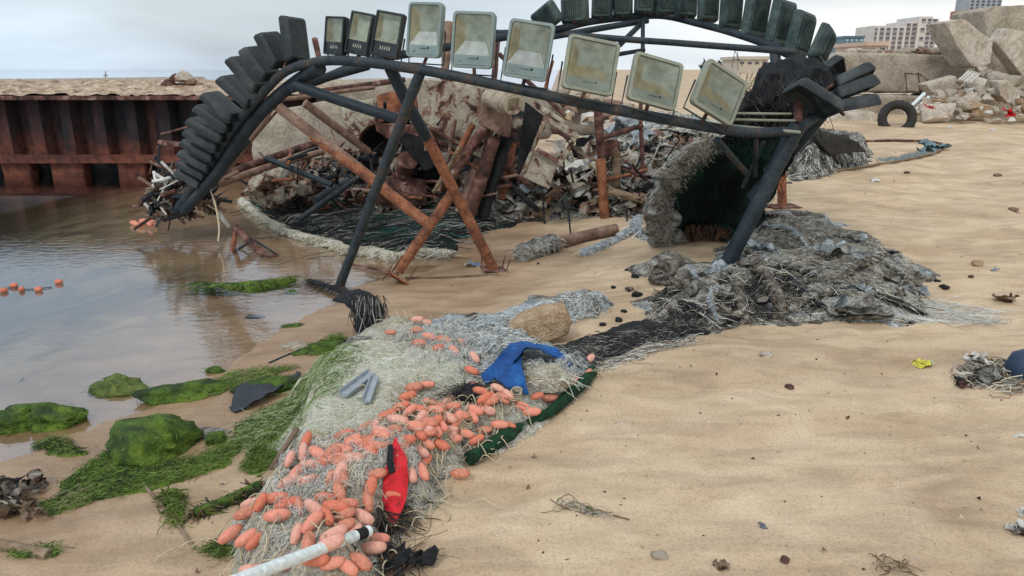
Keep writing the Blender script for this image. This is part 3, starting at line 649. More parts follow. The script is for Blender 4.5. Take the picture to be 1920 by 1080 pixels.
# ------------------------------------------------------------------ right concrete wall and rubble
b = MB(); slab_px(b, [(1568, 112), (1590, 98), (1690, 101), (1828, 104), (1835, 172), (1700, 176), (1590, 172), (1566, 150)], 15.6, .8, m_conc, 13, .03, 2.5, 5, bevel=.04); b.build('retaining_wall', label='weathered concrete retaining wall at the back of the beach on the right', cat='wall')
b = MB(); slab_px(b, [(1560, 178), (1745, 180), (1760, 214), (1680, 222), (1560, 222)], 15.1, .9, m_conc, 14, .035, 2.5, 5, bevel=.04); b.build('wall_footing', label='low stepped concrete footing under the retaining wall behind the tyre', cat='wall')
b = MB(); slab_px(b, [(1545, 222), (1580, 210), (1640, 208), (1650, 232), (1632, 246), (1540, 248)], 14.0, .6, m_conc2, 15, .03, 2.5, 4, bevel=.04); b.build('concrete_slab', label='flat pinkish concrete slab left of the half buried tyre', cat='slab')
SL = [
 ('long concrete beam leaning down from upper left onto the rubble', [(1772, 42), (1808, 35), (1838, 66), (1862, 78), (1858, 118), (1838, 128), (1822, 124), (1795, 86)], 14.6, .7, m_conc2),
 ('large brown grey concrete block at the very top right of the rubble', [(1845, 20), (1862, 12), (1960, 8), (1960, 80), (1888, 66), (1850, 74)], 16.0, 1.2, m_conc),
 ('pale concrete slab tilted down to the right edge under the top block', [(1868, 78), (1890, 52), (1950, 66), (1980, 170), (1930, 160), (1905, 128)], 14.9, .35, m_conc2),
 ('dark undercut concrete mass below the leaning beam', [(1828, 110), (1880, 90), (1985, 160), (1985, 190), (1880, 165), (1840, 145)], 15.8, 1.2, m_conc),
 ('flat triangular grey slab lying on the rubble slope', [(1735, 158), (1792, 142), (1806, 170), (1778, 196), (1760, 190)], 14.3, .3, m_conc2),
 ('white rounded boulder of plaster in the rubble', [(1806, 160), (1830, 142), (1852, 150), (1846, 166), (1812, 168)], 14.2, .3, plain('chalky_white', (.62, .58, .52), .9, scale=5)),
 ('pale oblong block standing near the right edge of the rubble', [(1872, 152), (1888, 150), (1912, 172), (1914, 192), (1890, 194), (1876, 180)], 13.9, .3, m_conc2),
 ('ochre rounded stone at the foot of the rubble', [(1822, 208), (1836, 194), (1868, 198), (1876, 214), (1852, 220), (1824, 220)], 13.8, .3, m_brickish),
 ('slender pale post fragment leaning at the rubble foot', [(1768, 206), (1792, 176), (1802, 180), (1792, 196), (1775, 210)], 14.0, .1, m_conc2),
]
for i, (lb, poly, D, th, mt) in enumerate(SL):
    b = MB(); slab_px(b, poly, D, th, mt, 30+i, .014, 5, 5, bevel=.012); b.build('concrete_block', label=lb, cat='rubble')
rg = random.Random(3)
hull_poly = [(1700, 215), (1745, 175), (1800, 150), (1850, 125), (1935, 175), (1990, 205), (1990, 232), (1850, 228), (1760, 226)]
# slope of small rubble behind the named blocks
b = MB(); slab_px(b, [(1745, 205), (1800, 165), (1860, 130), (1985, 175), (1985, 240), (1860, 236), (1745, 232)], 14.9, 1.5, m_conc, 51, .12, 2.5, 6); b.build('rubble_core', label='packed earth and crushed concrete filling the rubble slope', cat='rubble')
for i in range(110):
    while True:
        x, y = rg.uniform(1690, 1990), rg.uniform(128, 232)
        if sdf(np.array([x]), np.array([y]), hull_poly)[0] > 0: break
    D = 14.6-(y-130)/100*1.2; sz = rg.uniform(.03, .11)*(1.9 if rg.random() < .15 else 1)
    b = MB(); p = P(x, y, D); mt = rg.choice([m_conc, m_conc, m_conc2, m_conc2, m_conc2, m_conc, m_prust, m_brickish, m_plw])
    rough_hull(b, [p+Vector((rg.uniform(-1, 1)*sz*1.5, rg.uniform(-1, 1)*sz, rg.uniform(-1, 1)*sz)) for _ in range(11)], mt, 1, .012, 8, i, .01)
    b.build('rubble_stone', label={m_conc: 'grey brown', m_conc2: 'pale beige', m_prust: 'reddish grey', m_brickish: 'tan', m_plw: 'dirty white'}[mt]+(' big' if sz > .11 else ' small' if sz < .07 else '')+' broken piece on the '+('upper' if y < 180 else 'lower')+(' left' if x < 1800 else ' right')+' part of the right rubble slope', cat='rubble', group='loose stones of the right rubble slope')
for i in range(40):    # stones along the top of the wall
    x = rg.uniform(1585, 1800); y = 101-3*rg.random()-(9 if x > 1700 else 2)*rg.random(); sz = rg.uniform(.05, .15)
    b = MB(); rock(b, P(x, y, 15.9+rg.random()*.5), (sz*1.5, sz, sz*.7), rg.choice([m_conc, m_conc2, m_prust]), 200+i, 2, .4, 1.4, .6, 0, True); b.build('rubble_stone', label='loose stone on the top of the right retaining wall '+('near its left end' if x < 1640 else 'below the hotel' if x < 1740 else 'near the leaning beam')+(', small' if sz < .1 else ', larger'), cat='rubble', group='stones along the retaining wall top')
b = MB(); 
for (a, c, r_) in [((1697, 212), (1733, 176), .035), ((1704, 218), (1742, 182), .035)]: b = MB(); pipe(b, P(*a, 13.9), P(*c, 14.1), r_, m_pvc, s=int(a[0])); b.build('pvc_pipe', label=('upper' if a[0] == 1697 else 'lower')+' of two white pipes sticking out beside the tyre', cat='pipe', group='white pipes beside the tyre')
for i in range(5):
    b = MB(); pipe(b, P(1797+i*5, 150+i*1.5, 13.95), P(1817+i*5, 132+i*1.5, 14.1), .018, m_plw, s=i); b.build('conduit', label=['first', 'second', 'third', 'fourth', 'last'][i]+' thin pale conduit from the left in the bundle between rubble blocks', cat='pipe', group='bundle of pale conduits')
b = MB()
for (a, c) in [((1698, 138), (1722, 138)), ((1698, 138), (1700, 172)), ((1722, 138), (1740, 150)), ((1740, 150), (1724, 174)), ((1700, 172), (1724, 174)), ((1722, 138), (1724, 174))]: b.tube(bent(P(*a, 15.0), P(*c, 14.6), 5, .05, 2), .014, m_drust, 6)
b.build('bent_metal_frame', label='bent thin red metal frame leaning on the retaining wall', cat='frame')
for i, (x, y, c, lb) in enumerate([(1738, 206, m_red, 'red cloth scrap between the white pipes and the rubble'), (1890, 210, m_red, 'red cloth scrap near the right edge of the rubble')]):
    b = MB()
    for k in range(3): crumple(b, P(x+k*2, y+k, 13.7), .22, c, 300+i*5+k, tilt=1)
    b.build('cloth_scrap', label=lb, cat='cloth')
# tyre
def tyre(c, R_, r_, n1=40, n2=14, tilt=0, yaw=0):
    b = MB(); rot = Matrix.Rotation(yaw, 3, 'Z') @ Matrix.Rotation(tilt, 3, 'X'); rows = []
    for i in range(n1):
        a = 2*math.pi*i/n1; row = []
        for k in range(n2):
            t = 2*math.pi*k/n2; rr = R_+r_*math.cos(t)*(1 if math.cos(t) < 0 else .8)+(.008 if (i % 2 and math.cos(t) > .3) else 0)
            row.append(Vector(c)+rot @ Vector((rr*math.cos(a), r_*1.15*math.sin(t), rr*math.sin(a))))
        rows.append(row)
    rows.append(rows[0]); b.grid(rows, m_rub, close=True); return b
g = ground(1680, 236); tyre((g.x, g.y, g.z+.13), .24, .085, tilt=R(-12), yaw=R(-20)).build('tyre', label='old black tyre half buried upright in the sand by the wall', cat='tyre')

# ------------------------------------------------------------------ the ring shaped lamp frame
frame = empty('lamp_frame', flat(640, 533)+(0,), 'collapsed black oval lamp frame carrying rows of floodlights on leaning poles', 'lamp frame')
def spline(pts, n=10):
    pts = [Vector(p) for p in pts]; o = []
    for i in range(len(pts)-1):
        p0 = pts[max(i-1, 0)]; p1 = pts[i]; p2 = pts[i+1]; p3 = pts[min(i+2, len(pts)-1)]
        for k in range(n):
            t = k/n; o.append(.5*((2*p1)+(-p0+p2)*t+(2*p0-5*p1+4*p2-p3)*t*t+(-p0+3*p1-3*p2+p3)*t**3))
    o.append(pts[-1]); return o
front = spline([P(330, 400, 7.3), P(362, 352, 7.1), P(398, 305, 6.8), P(435, 246, 6.5), (P(478, 192, 6.2)), P(530, 138, 5.9), P(585, 118, 5.65), P(650, 114, 5.4), P(790, 131, 5.05), P(960, 165, 4.85), P(1140, 203, 4.75), P(1300, 233, 4.75), P(1400, 248, 4.85), P(1490, 246, 5.05)])
b = MB(); b.tube(front, [.034+.02*math.exp(-i/18) for i in range(len(front))], m_bluepole, 10); b.build('front_rail', frame)
low = spline([P(345, 395, 7.2), P(405, 328, 6.8), P(450, 262, 6.5), P(500, 200, 6.2), P(560, 150, 5.9), P(600, 128, 5.6)])
b = MB(); b.tube(low, .05, m_dark, 10); b.build('inner_rail', frame)
right = spline([P(1490, 246, 5.05), P(1545, 205, 5.3), P(1570, 165, 5.7), P(1545, 128, 6.1), P(1500, 112, 6.4), P(1440, 84, 6.8), P(1370, 60, 7.2), P(1310, 44, 7.5), P(1250, 30, 7.7), P(1200, 30, 7.75), P(1110, 40, 7.7), P(1040, 56, 7.5), P(930, 72, 7.2), P(800, 95, 6.9), P(690, 115, 6.6), P(600, 150, 6.3), P(540, 168, 6.2)])
b = MB(); b.tube(right, .036, m_dark, 10); b.build('rear_rail', frame)
def bar(name, a, c, r_, mt, s=0, amp=.006):
    b = MB(); pipe(b, P(*a), P(*c), r_, mt, s=s, amp=amp); b.build(name, frame)
bar('cross_bar', (1060, 64, 7.5), (1492, 98, 6.3), .028, m_bluepole, 1); bar('cross_bar', (1162, 84, 7.3), (1212, 34, 7.7), .026, m_dark, 2)
bar('brace', (1206, 36, 7.6), (1205, 96, 7.2), .02, m_dark, 3); bar('brace', (1155, 103, 7.1), (1208, 94, 7.2), .02, m_dark, 4)
bar('post', (1452, 84, 6.8), (1455, 135, 6.5), .045, m_bluepole, 5); bar('cross_bar', (960, 82, 7.4), (1215, 38, 7.7), .03, m_dark, 6)
bar('cross_bar', (554, 160, 5.8), (746, 224, 5.5), .04, m_dark, 7); bar('cross_bar', (545, 165, 5.9), (690, 124, 6.4), .035, m_dark, 8)
bar('cross_bar', (1380, 212, 4.9), (1482, 213, 5.1), .008, m_hw2, 9); bar('cross_bar', (1368, 236, 4.85), (1500, 248, 5.0), .012, m_hw2, 10)
bar('cross_bar', (1380, 224, 4.9), (1490, 226, 5.1), .009, m_hw2, 9)
bar('brace', (1345, 262, 4.8), (1402, 326, 5.1), .022, m_bluepole, 11); bar('brace', (1492, 268, 5.1), (1436, 322, 5.2), .03, m_bluepole, 12)
bar('brace', (1418, 262, 4.9), (1416, 330, 5.15), .015, m_bluepole, 13); bar('brace', (1432, 266, 5.0), (1392, 352, 5.2), .014, m_bluepole, 14)
bar('post', (1500, 160, 5.3), (1496, 232, 5.1), .03, m_drust, 15)
gl = ground(1340, 522)
b = MB(); pipe(b, P(1496, 236, 5.05), Vector((gl.x, gl.y, gl.z-.1)), .055, m_dark, s=3, amp=.02); b.build('leg', frame)
b = MB(); pipe(b, P(1545, 210, 5.3), P(1410, 372, 5.45), .04, m_dark, s=4, amp=.02); b.build('leg', frame)
g2 = ground(632, 536)
b = MB(); pipe(b, P(787, 138, 5.05), Vector((g2.x, g2.y, g2.z-.05)), .036, m_bluepole, s=5, amp=.01); b.build('leg', frame)
b = MB(); pts = [P(732, 128, 5.2), P(762, 190, 5.3), P(800, 258, 5.45)]; b.tube(pts, .042, m_dark, 10); b.build('leg', frame)
g3 = ground(926, 508)
b = MB(); pipe(b, P(797, 250, 5.45), g3+Vector((0, 0, .01)), .042, m_rust, s=6, amp=.006); lg = b.build('leg', frame, label='orange rusted lower leg with a foot plate')
b = MB(); q = g3; rot = Matrix.Rotation(R(8), 3, 'Y') @ Matrix.Rotation(R(20), 3, 'Z'); b.box(q+Vector((0, 0, .015)), (.20, .14, .012), m_drust, rot)
for dx, dy in ((.085, .05), (.085, -.05), (-.085, .05)): b.tube([q+rot @ Vector((dx, dy, -.01)), q+rot @ Vector((dx*1.2, dy*1.2, .12))], .005, m_drust, 6)
b.build('foot_plate', lg)
g4 = ground(748, 530)
b = MB(); pipe(b, P(848, 362, 5.75), g4+Vector((0.0, 0, .09)), .040, m_rust, s=7, amp=.006); lg = b.build('leg', frame, label='orange rusted short leg with a tilted square plate')
b = MB(); rot = Matrix.Rotation(R(-28), 3, 'X') @ Matrix.Rotation(R(30), 3, 'Y') @ Matrix.Rotation(R(25), 3, 'Z'); q = g4+Vector((-.01, -.03, .045)); b.box(q, (.17, .17, .012), m_rust, rot)
for dx, dy in ((-.07, .07), (-.07, -.07), (.07, -.07)): b.tube([q+rot @ Vector((dx, dy, -.07)), q+rot @ Vector((dx, dy, .16))], .005, m_drust, 6)
b.build('foot_plate', lg)
b = MB(); pipe(b, P(522, 200, 6.1), P(800, 416, 5.85), .042, m_prust, s=8, amp=.015); b.build('strut', frame)
b = MB(); pipe(b, P(585, 252, 6.05), P(802, 418, 5.83), .0455, m_rust, s=8, amp=.015); b.build('strut', frame)

# ---- floodlights
def lamp(base, tip, width, thick, yaw, style, bolt_to=None, roll=0, lab=None, face=True):
    """base/tip world points of the lamp's lower and upper edge; yaw turns its face about the up axis (0 = towards -Y)"""
    base = Vector(base); tip = Vector(tip); u = (tip-base); H = u.length; u.normalize(); c = (base+tip)/2
    r0 = u.cross(Vector((0, -1, 0))); r0 = -r0 if r0.x < 0 else r0
    if r0.length < .2: r0 = Vector((1, 0, 0))
    r0.normalize(); n0 = u.cross(r0)
    if n0.y > 0: n0 = -n0
    ra = Matrix.Rotation(yaw, 3, u); r_ = ra @ r0; n_ = ra @ n0
    if style == 'white': mh, md = (m_hw, m_panel)
    elif style == 'worn': mh, md = (m_hw2, plain('faded_control_panel', (.38, .42, .34), .5) if 'faded_control_panel' not in bpy.data.materials else bpy.data.materials['faded_control_panel'])
    elif style == 'green': mh, md = (m_hg, m_hg)
    elif style == 'burnt': mh, md = (m_hb, m_hb)
    else: mh, md = (m_hb, m_hb)
    def q(x, y, z): return c+r_*x+u*y+n_*z
    def rr(hw, hh, rad, z, n=5):
        o = []
        for sx_, sy_, a0 in ((1, 1, 0), (-1, 1, 90), (-1, -1, 180), (1, -1, 270)):
            for k in range(n):
                a = R(a0+90*k/(n-1)); o.append(q(sx_*(hw-rad)+rad*math.cos(a), sy_*(hh-rad)+rad*math.sin(a), z))
        return o
    hw, hh = width/2, H/2; T = thick
    rad = .028 if style in ('white', 'worn') else (.010 if style == 'black' else .024 if style == 'burnt' else .03)
    b = MB()
    rim = hw*.13 if style != 'black' else hw*.14
    zf = T/2
    L0 = rr(hw*.78, hh*.82, rad, -T*.5); L1 = rr(hw*.90, hh*.92, rad, -T*.30) if style == 'burnt' else rr(hw*.97, hh*.97, rad, -T*.12); L2 = rr(hw, hh, rad, zf*.6); L3 = rr(hw*.985, hh*.985, rad, zf); L4 = rr(hw-rim, hh-rim, rad*.7, zf+.002); L5 = rr(hw-rim*1.15, hh-rim*1.15, rad*.6, zf-.010)
    b.grid([L0, L1, L2, L3, L4, L5], mh, close=True); b.add(L0, [tuple(range(len(L0)-1, -1, -1))], mh)
    if style == 'green':   # cooling fins on the back
        for k in range(9):
            x = (k/8-.5)*hw*1.25; b.add([q(x-.002, -hh*.7, -T*.45), q(x+.002, -hh*.7, -T*.45), q(x+.002, hh*.7, -T*.45), q(x-.002, hh*.7, -T*.45), q(x-.002, -hh*.62, -T*.5-.016), q(x+.002, -hh*.62, -T*.5-.016), q(x+.002, hh*.62, -T*.5-.016), q(x-.002, hh*.62, -T*.5-.016)], [(0, 1, 5, 4), (1, 2, 6, 5), (2, 3, 7, 6), (3, 0, 4, 7), (4, 5, 6, 7)], mh)
    o = b.build('floodlight', frame, label=lab)
    # reflector tray and led board behind the lens
    iw, ih = hw-rim*1.2, hh-rim*1.2; panel = .34*hh if style != 'black' else .55*hh
    y0 = -ih+panel; b = MB(); dz = -T*.12
    mr_ = {'white': m_refl_w, 'worn': m_refl_y}.get(style, m_refl)
    tl, tr_, br, bl = q(-iw, ih, zf-.011), q(iw, ih, zf-.011), q(iw, y0, zf-.011), q(-iw, y0, zf-.011)
    jx, jt, jb = iw*.58, ih-(ih-y0)*.22, y0+(ih-y0)*.36
    itl, itr, ibr, ibl = q(-jx, jt, dz), q(jx, jt, dz), q(jx, jb, dz), q(-jx, jb, dz)
    if style == 'black': itl, itr, ibr, ibl = q(-iw*.8, ih-(ih-y0)*.15, dz), q(iw*.8, ih-(ih-y0)*.15, dz), q(iw*.8, y0+(ih-y0)*.15, dz), q(-iw*.8, y0+(ih-y0)*.15, dz)
    F_ = style == 'burnt'; b.add([bl, br, ibr, ibl], [(0, 1, 2, 3)], m_hb if F_ else m_refl_y if style == 'worn' else m_refl_w if style == 'white' else m_refl); b.add([tl, itl, itr, tr_], [(0, 1, 2, 3)], m_hb if F_ else m_refl); b.add([tr_, itr, ibr, br], [(0, 1, 2, 3)], m_hb if F_ else m_refl)  # tray sides toned one by one; white bottom brightened against its own shading
    b.add([tl, bl, ibl, itl], [(0, 1, 2, 3)], m_hb if F_ else m_refl_y); b.add([itl, ibl, ibr, itr], [(0, 1, 2, 3)], m_hb if F_ else m_led)
    b.build('reflector', o, smooth=False)
    b = MB(); b.add([q(-iw, -ih, zf-.009), q(iw, -ih, zf-.009), q(iw, y0, zf-.009), q(-iw, y0, zf-.009)], [(0, 1, 2, 3)], md)
    if style in ('white', 'worn'):   # small dark print: a word-like row and a round mark
        y = -ih+panel*.62
        for k in range(7): b.add([q(iw*(-.22+k*.065), y-.003, zf-.0075), q(iw*(-.22+k*.065+.045), y-.003, zf-.0075), q(iw*(-.22+k*.065+.045), y+.004, zf-.0075), q(iw*(-.22+k*.065), y+.004, zf-.0075)], [(0, 1, 2, 3)], m_mark)
        cc_ = (iw*.34, y+.004); b.add([q(cc_[0]+.009*math.cos(t*math.pi/5), cc_[1]+.009*math.sin(t*math.pi/5), zf-.0072) for t in range(10)], [tuple(range(10))], m_mark)
        for k in range(4): b.add([q(iw*(-.72+k*.05), y-.022, zf-.0075), q(iw*(-.72+k*.05+.03), y-.022, zf-.0075), q(iw*(-.72+k*.05+.03), y-.017, zf-.0075), q(iw*(-.72+k*.05), y-.017, zf-.0075)], [(0, 1, 2, 3)], m_mark)
    elif style == 'black':
        for k in range(5): b.add([q(iw*(-.4+k*.2), y0-panel*.62, zf-.007), q(iw*(-.4+k*.2)+.006, y0-panel*.62, zf-.007), q(iw*(-.4+k*.2)+.006, y0-panel*.35, zf-.007), q(iw*(-.4+k*.2), y0-panel*.35, zf-.007)], [(0, 1, 2, 3)], m_refl)
    b.build('control_panel', o, smooth=False)
    if style not in ('green', 'burnt'):
        b = MB(); b.add([q(-iw*.99, -ih*.99 if style != 'black' else y0, zf-.002), q(iw*.99, -ih*.99 if style != 'black' else y0, zf-.002), q(iw*.99, ih*.99, zf-.002), q(-iw*.99, ih*.99, zf-.002)], [(0, 1, 2, 3)], m_lens); b.build('lens', o, smooth=False)
    # U bracket
    b = MB()
    arms = [q(-hw-.008, 0, -T*.1), q(-hw-.008, -hh-.035, -T*.2), q(hw+.008, -hh-.035, -T*.2), q(hw+.008, 0, -T*.1)]
    if style in ('white', 'worn', 'black'): b.tube(arms, .006, m_dark if style == 'black' else m_bluepole, 6)
    tgt = bolt_to or q(0, -hh-.07, -T*.1); b.tube([q(0, -hh*.9, -T*.3), tgt], .012, m_drust, 6); b.build('bracket', o)
    return o
# nine that face the camera: left, right, bottom, top in the picture give place and size
FR = [(631, 104, 636, 32, 4.95+.62, .19, 'black', -34, 'small black floodlight, first of the three with black frames'),
      (672, 104, 687, 25, 5.45, .20, 'black', -30, 'small black floodlight, middle of the three with black frames'),
      (723, 109, 738, 24, 5.30, .215, 'black', -24, 'small black floodlight, nearest to the pale framed ones'),
      (797, 109, 804, 5, 5.05, .265, 'white', -30, 'tallest pale framed floodlight, turned slightly left'),
      (886, 129, 893, 22, 4.92, .285, 'white', -20, 'second pale framed floodlight with bright white reflector'),
      (983, 149, 1001, 40, 4.80, .285, 'white', -12, 'third pale framed floodlight with brightest reflector'),
      (1098, 175, 1114, 74, 4.68, .325, 'worn', 4, 'fourth pale framed floodlight with tan stained lens'),
      (1217, 199, 1234, 110, 4.66, .325, 'worn', 10, 'fifth pale framed floodlight, yellowed'),
      (1328, 216, 1361, 133, 4.68, .335, 'worn', 18, 'last and most tilted pale framed floodlight with yellow lens')]
fpts = front
for (bx, by, tx, ty, D, wd, st, yw, lb) in FR:
    ba = P(bx, by, D); tp = P(tx, ty, D+(.02 if st != 'worn' else .09))
    near = min(front, key=lambda p: (p-ba).length)
    lamp(ba, tp, wd, .075 if st != 'black' else .085, R(yw), st, near, lab=lb)
# left arc: dark backs and sides, base on the rail -> tip
LA = [((560, 118), (549, 30), 5.85, .21, -125), ((533, 124), (499, 60), 5.95, .22, -120), ((511, 146), (467, 88), 6.05, .22, -112), ((492, 168), (440, 106), 6.15, .22, -108), ((478, 196), (420, 143), 6.25, .22, -104),
      ((448, 222), (390, 174), 6.35, .24, -100), ((440, 240), (376, 197), 6.45, .24, -100), ((430, 258), (362, 222), 6.55, .26, -97), ((420, 276), (356, 243), 6.65, .26, -96), ((412, 296), (350, 262), 6.75, .26, -95),
      ((404, 314), (346, 282), 6.85, .26, -95), ((396, 330), (343, 301), 6.95, .26, -94), ((386, 346), (340, 318), 7.0, .25, -94)]
for i, (a, c, D, wd, yw) in enumerate(LA):
    ba = P(*a, D); tp = P(*c, D+.05); lamp(ba, tp, wd, .074+.006*(i < 5), R(yw), 'burnt', min(front, key=lambda p: (p-ba).length), lab='dark scorched floodlight on the drooping left arc' if i < 5 else 'soot black floodlight stacked edge on at the low left end')
# rear arc: backs towards the camera
RA = [((1035, 52), (1012, 14), 7.5, .28, 150), ((1078, 44), (1076, -8), 7.6, .27, 160), ((1128, 36), (1130, -18), 7.7, .21, 168), ((1168, 32), (1168, -22), 7.7, .19, 172), ((1208, 26), (1210, -28), 7.7, .20, 176), ((1248, 28), (1252, -30), 7.7, .22, 180),
      ((1286, 34), (1290, -32), 7.6, .21, 184), ((1328, 42), (1332, -34), 7.5, .20, 188), ((1370, 58), (1376, -30), 7.3, .21, 192), ((1412, 74), (1428, -22), 7.1, .24, 196), ((1456, 88), (1476, 0), 6.9, .24, 204), ((1492, 108), (1514, 22), 6.6, .24, 212), ((1528, 116), (1558, 52), 6.2, .24, 230)]
for i, (a, c, D, wd, yw) in enumerate(RA):
    ba = P(*a, D-.03); tp = P(*c, D); lamp(ba, tp, wd, .085, R(yw), 'green', min(right, key=lambda p: (p-ba).length), lab='grey green back of a floodlight on the rear arc' if i > 5 else 'dark sooty floodlight back on the left half of the rear arc')
# right end: lamps lying outwards
for (a, c, D, wd, yw, lb) in [((1562, 165), (1632, 132), 5.6, .24, 60, 'black floodlight sticking out to the right, uppermost'), ((1560, 180), (1638, 152), 5.4, .24, 75, 'black floodlight sticking out to the right, middle'), ((1562, 200), (1640, 186), 5.3, .24, 85, 'black floodlight sticking out to the right, lowest'),
                         ((1566, 208), (1484, 158), 5.1, .25, -70, 'blackened floodlight flopped over the right corner of the frame'), ((1520, 160), (1580, 118), 5.9, .22, 40, 'grey floodlight carcass hanging at the right corner')]:
    ba = P(*a, D); tp = P(*c, D); lamp(ba, tp, wd, .08, R(yw), 'burnt', None, lab=lb)
# ------------------------------------------------------------------ wreck of the boat behind the frame
boat = empty('boat_wreck', ground(860, 398), 'burnt rusty boat wreck with chipped cream cabin wall and horizontal exhaust pipe', 'boat wreck')
def wpart(name, poly, D, th, mat, seed, dshift=None, amp=.015, sc=5, sub=4, bevel=.008, parent=boat):
    b = MB(); slab_px(b, poly, D, th, mat, seed, amp, sc, sub, dshift, bevel); return b.build(name, parent)
wpart('cabin_wall', [(780, 148), (850, 152), (940, 176), (932, 232), (905, 300), (850, 268), (792, 226)], 7.7, .06, m_chip, 1, amp=.02)
wpart('lower_cabin_wall', [(800, 232), (905, 292), (880, 345), (830, 330), (795, 290)], 7.9, .08, m_chip2, 2)
wpart('exhaust_box', [(905, 166), (938, 178), (962, 226), (955, 258), (936, 252), (898, 232), (893, 200)], 7.35, .3, m_prust, 3)
m_wall = M('dull_tan_paint', [(.34, (.16, .10, .07)), (.46, (.36, .29, .21)), (.7, (.47, .41, .31))], 7, rough=.75, bump=.35)
b = MB(); e0 = P(918, 184, 7.3); e1 = P(962, 196, 6.7)
b.tube([e0, e0.lerp(e1, .5), e0.lerp(e1, .52), e0.lerp(e1, .66), e0.lerp(e1, .68), e1, e1, e1.lerp(e0, .25)], [.085, .085, .10, .10, .088, .088, .055, .052], m_wall, 24, cap=False); ep = b.build('exhaust_pipe', boat)
b = MB(); b.tube([e1.lerp(e0, .012), e1.lerp(e0, .1)], .0535, m_black, 24); b.build('bore_shade', ep)  # black plug stands in for the darkness inside the pipe mouth
wpart('scorched_panel', [(950, 186), (1012, 232), (1000, 270), (955, 342), (905, 330), (935, 260)], 8.0, .05, m_chip2, 5)
wpart('door_jamb', [(985, 190), (1026, 222), (1022, 240), (978, 330), (968, 326), (1005, 240)], 7.1, .10, m_black, 6, amp=.006)
dp = wpart('door_panel', [(1022, 214), (1032, 214), (985, 322), (974, 332)], 7.0, .05, m_chip, 7, amp=.006)
wpart('door_panel', [(1028, 214), (1086, 252), (1078, 262), (1022, 228)], 7.0, .05, m_chip, 8, amp=.006)
wpart('door_panel', [(1078, 254), (1088, 252), (1052, 312), (1042, 308)], 7.0, .05, m_chip, 9, amp=.006)
wpart('door_panel', [(1002, 282), (1046, 306), (1030, 356), (974, 330)], 7.02, .05, m_chip, 10, amp=.01)
wpart('window_frame', [(1034, 236), (1072, 258), (1068, 264), (1031, 244)], 6.95, .04, m_drust, 11, amp=.003)
wpart('window_frame', [(1008, 276), (1048, 300), (1045, 307), (1004, 284)], 6.95, .04, m_drust, 12, amp=.003)
wpart('white_seat', [(1040, 262), (1058, 262), (1060, 278), (1046, 288), (1036, 278)], 7.1, .05, m_plw, 13)
wpart('door_lintel', [(1000, 188), (1062, 228), (1058, 238), (998, 198)], 7.1, .06, m_chip, 14, amp=.006)
# drum / hull curve, inner face painted black for the shade inside
b = MB(); c0 = P(745, 262, 8.2); rows = []
for i in range(25):
    a = R(-10+i*8.5); row = []
    for k in range(9):
        t = k/8; rr_ = .40+.02*nz3((a*2, t*3, 0), 1.5, 1); row.append(c0+Vector((rr_*math.cos(a)*.95+t*.18, -.25+t*.7, rr_*math.sin(a)*.55-.15*t)))
    rows.append(row)
b.grid(rows, m_rust); rows2 = [[p+Vector((0, 0, -.02))*1+(c0-p)*.04 for p in r_] for r_ in rows]; b.grid(rows2, m_black); b.build('boiler_shell', boat)
wpart('rusted_hull_plate', [(705, 178), (775, 165), (782, 205), (765, 228), (712, 226)], 8.0, .05, m_rust, 15, amp=.03)
wpart('rusted_hull_plate', [(700, 228), (790, 236), (812, 300), (760, 252), (704, 246)], 7.9, .05, m_drust, 16, amp=.03)
wpart('underside_plate', [(760, 248), (812, 262), (822, 312), (795, 322), (772, 290), (745, 262)], 7.8, .06, m_black, 17, amp=.03)  # black plate stands in for the dark underside of the drum
b = MB(); b.tube([P(752, 330, 8.0), P(764, 300, 7.8)], [.10, .11], m_drust, 16); b.build('winch_drum', boat)
for (a, c, r_, mt, s_) in [((908, 240, 7.4), (838, 345, 7.2), .05, m_drust, 1), ((888, 236, 7.5), (846, 310, 7.4), .035, m_rust, 2), ((925, 258, 7.5), (880, 398, 7.3), .07, m_drust, 3), ((948, 262, 7.6), (905, 405, 7.4), .06, m_black, 4), ((900, 300, 7.5), (862, 400, 7.3), .05, m_prust, 5),
                         ((962, 270, 7.8), (940, 372, 7.6), .04, m_rust, 6), ((935, 300, 7.7), (1000, 352, 7.6), .035, m_drust, 7), ((930, 330, 7.6), (1010, 395, 7.5), .025, m_black, 8), ((800, 236, 7.6), (852, 268, 7.6), .02, m_drust, 9), ((846, 285, 7.4), (905, 320, 7.4), .018, m_rust, 10),
                         ((880, 360, 7.4), (960, 345, 7.5), .02, m_drust, 11), ((780, 215, 7.9), (848, 262, 7.8), .022, m_drust, 12)]:
    b = MB(); pipe(b, P(*a), P(*c), r_, mt, s=s_, amp=.03, wob=.15); b.build('hull_rib', boat)
rg = random.Random(21)
for k in range(80):
    x = rg.uniform(700, 935) if k % 4 else rg.uniform(500, 700); y = rg.uniform(250, 385) if x > 700 else rg.uniform(290, 370); D = rg.uniform(7.6, 8.6); a = rg.uniform(-.6, 1.9) if rg.random() < .7 else rg.uniform(0, 3.1); L_ = rg.uniform(30, 95)
    b = MB(); pipe(b, P(x, y, D), P(x+L_*math.cos(a), y-L_*math.sin(a)*.8, D+rg.uniform(-.3, .3)), rg.uniform(.007, .026), rg.choice([m_black, m_drust, m_black, m_rust, m_dark, m_prust, m_drust]), s=k, amp=.05, wob=.2, n=8); b.build('hull_rib', boat)
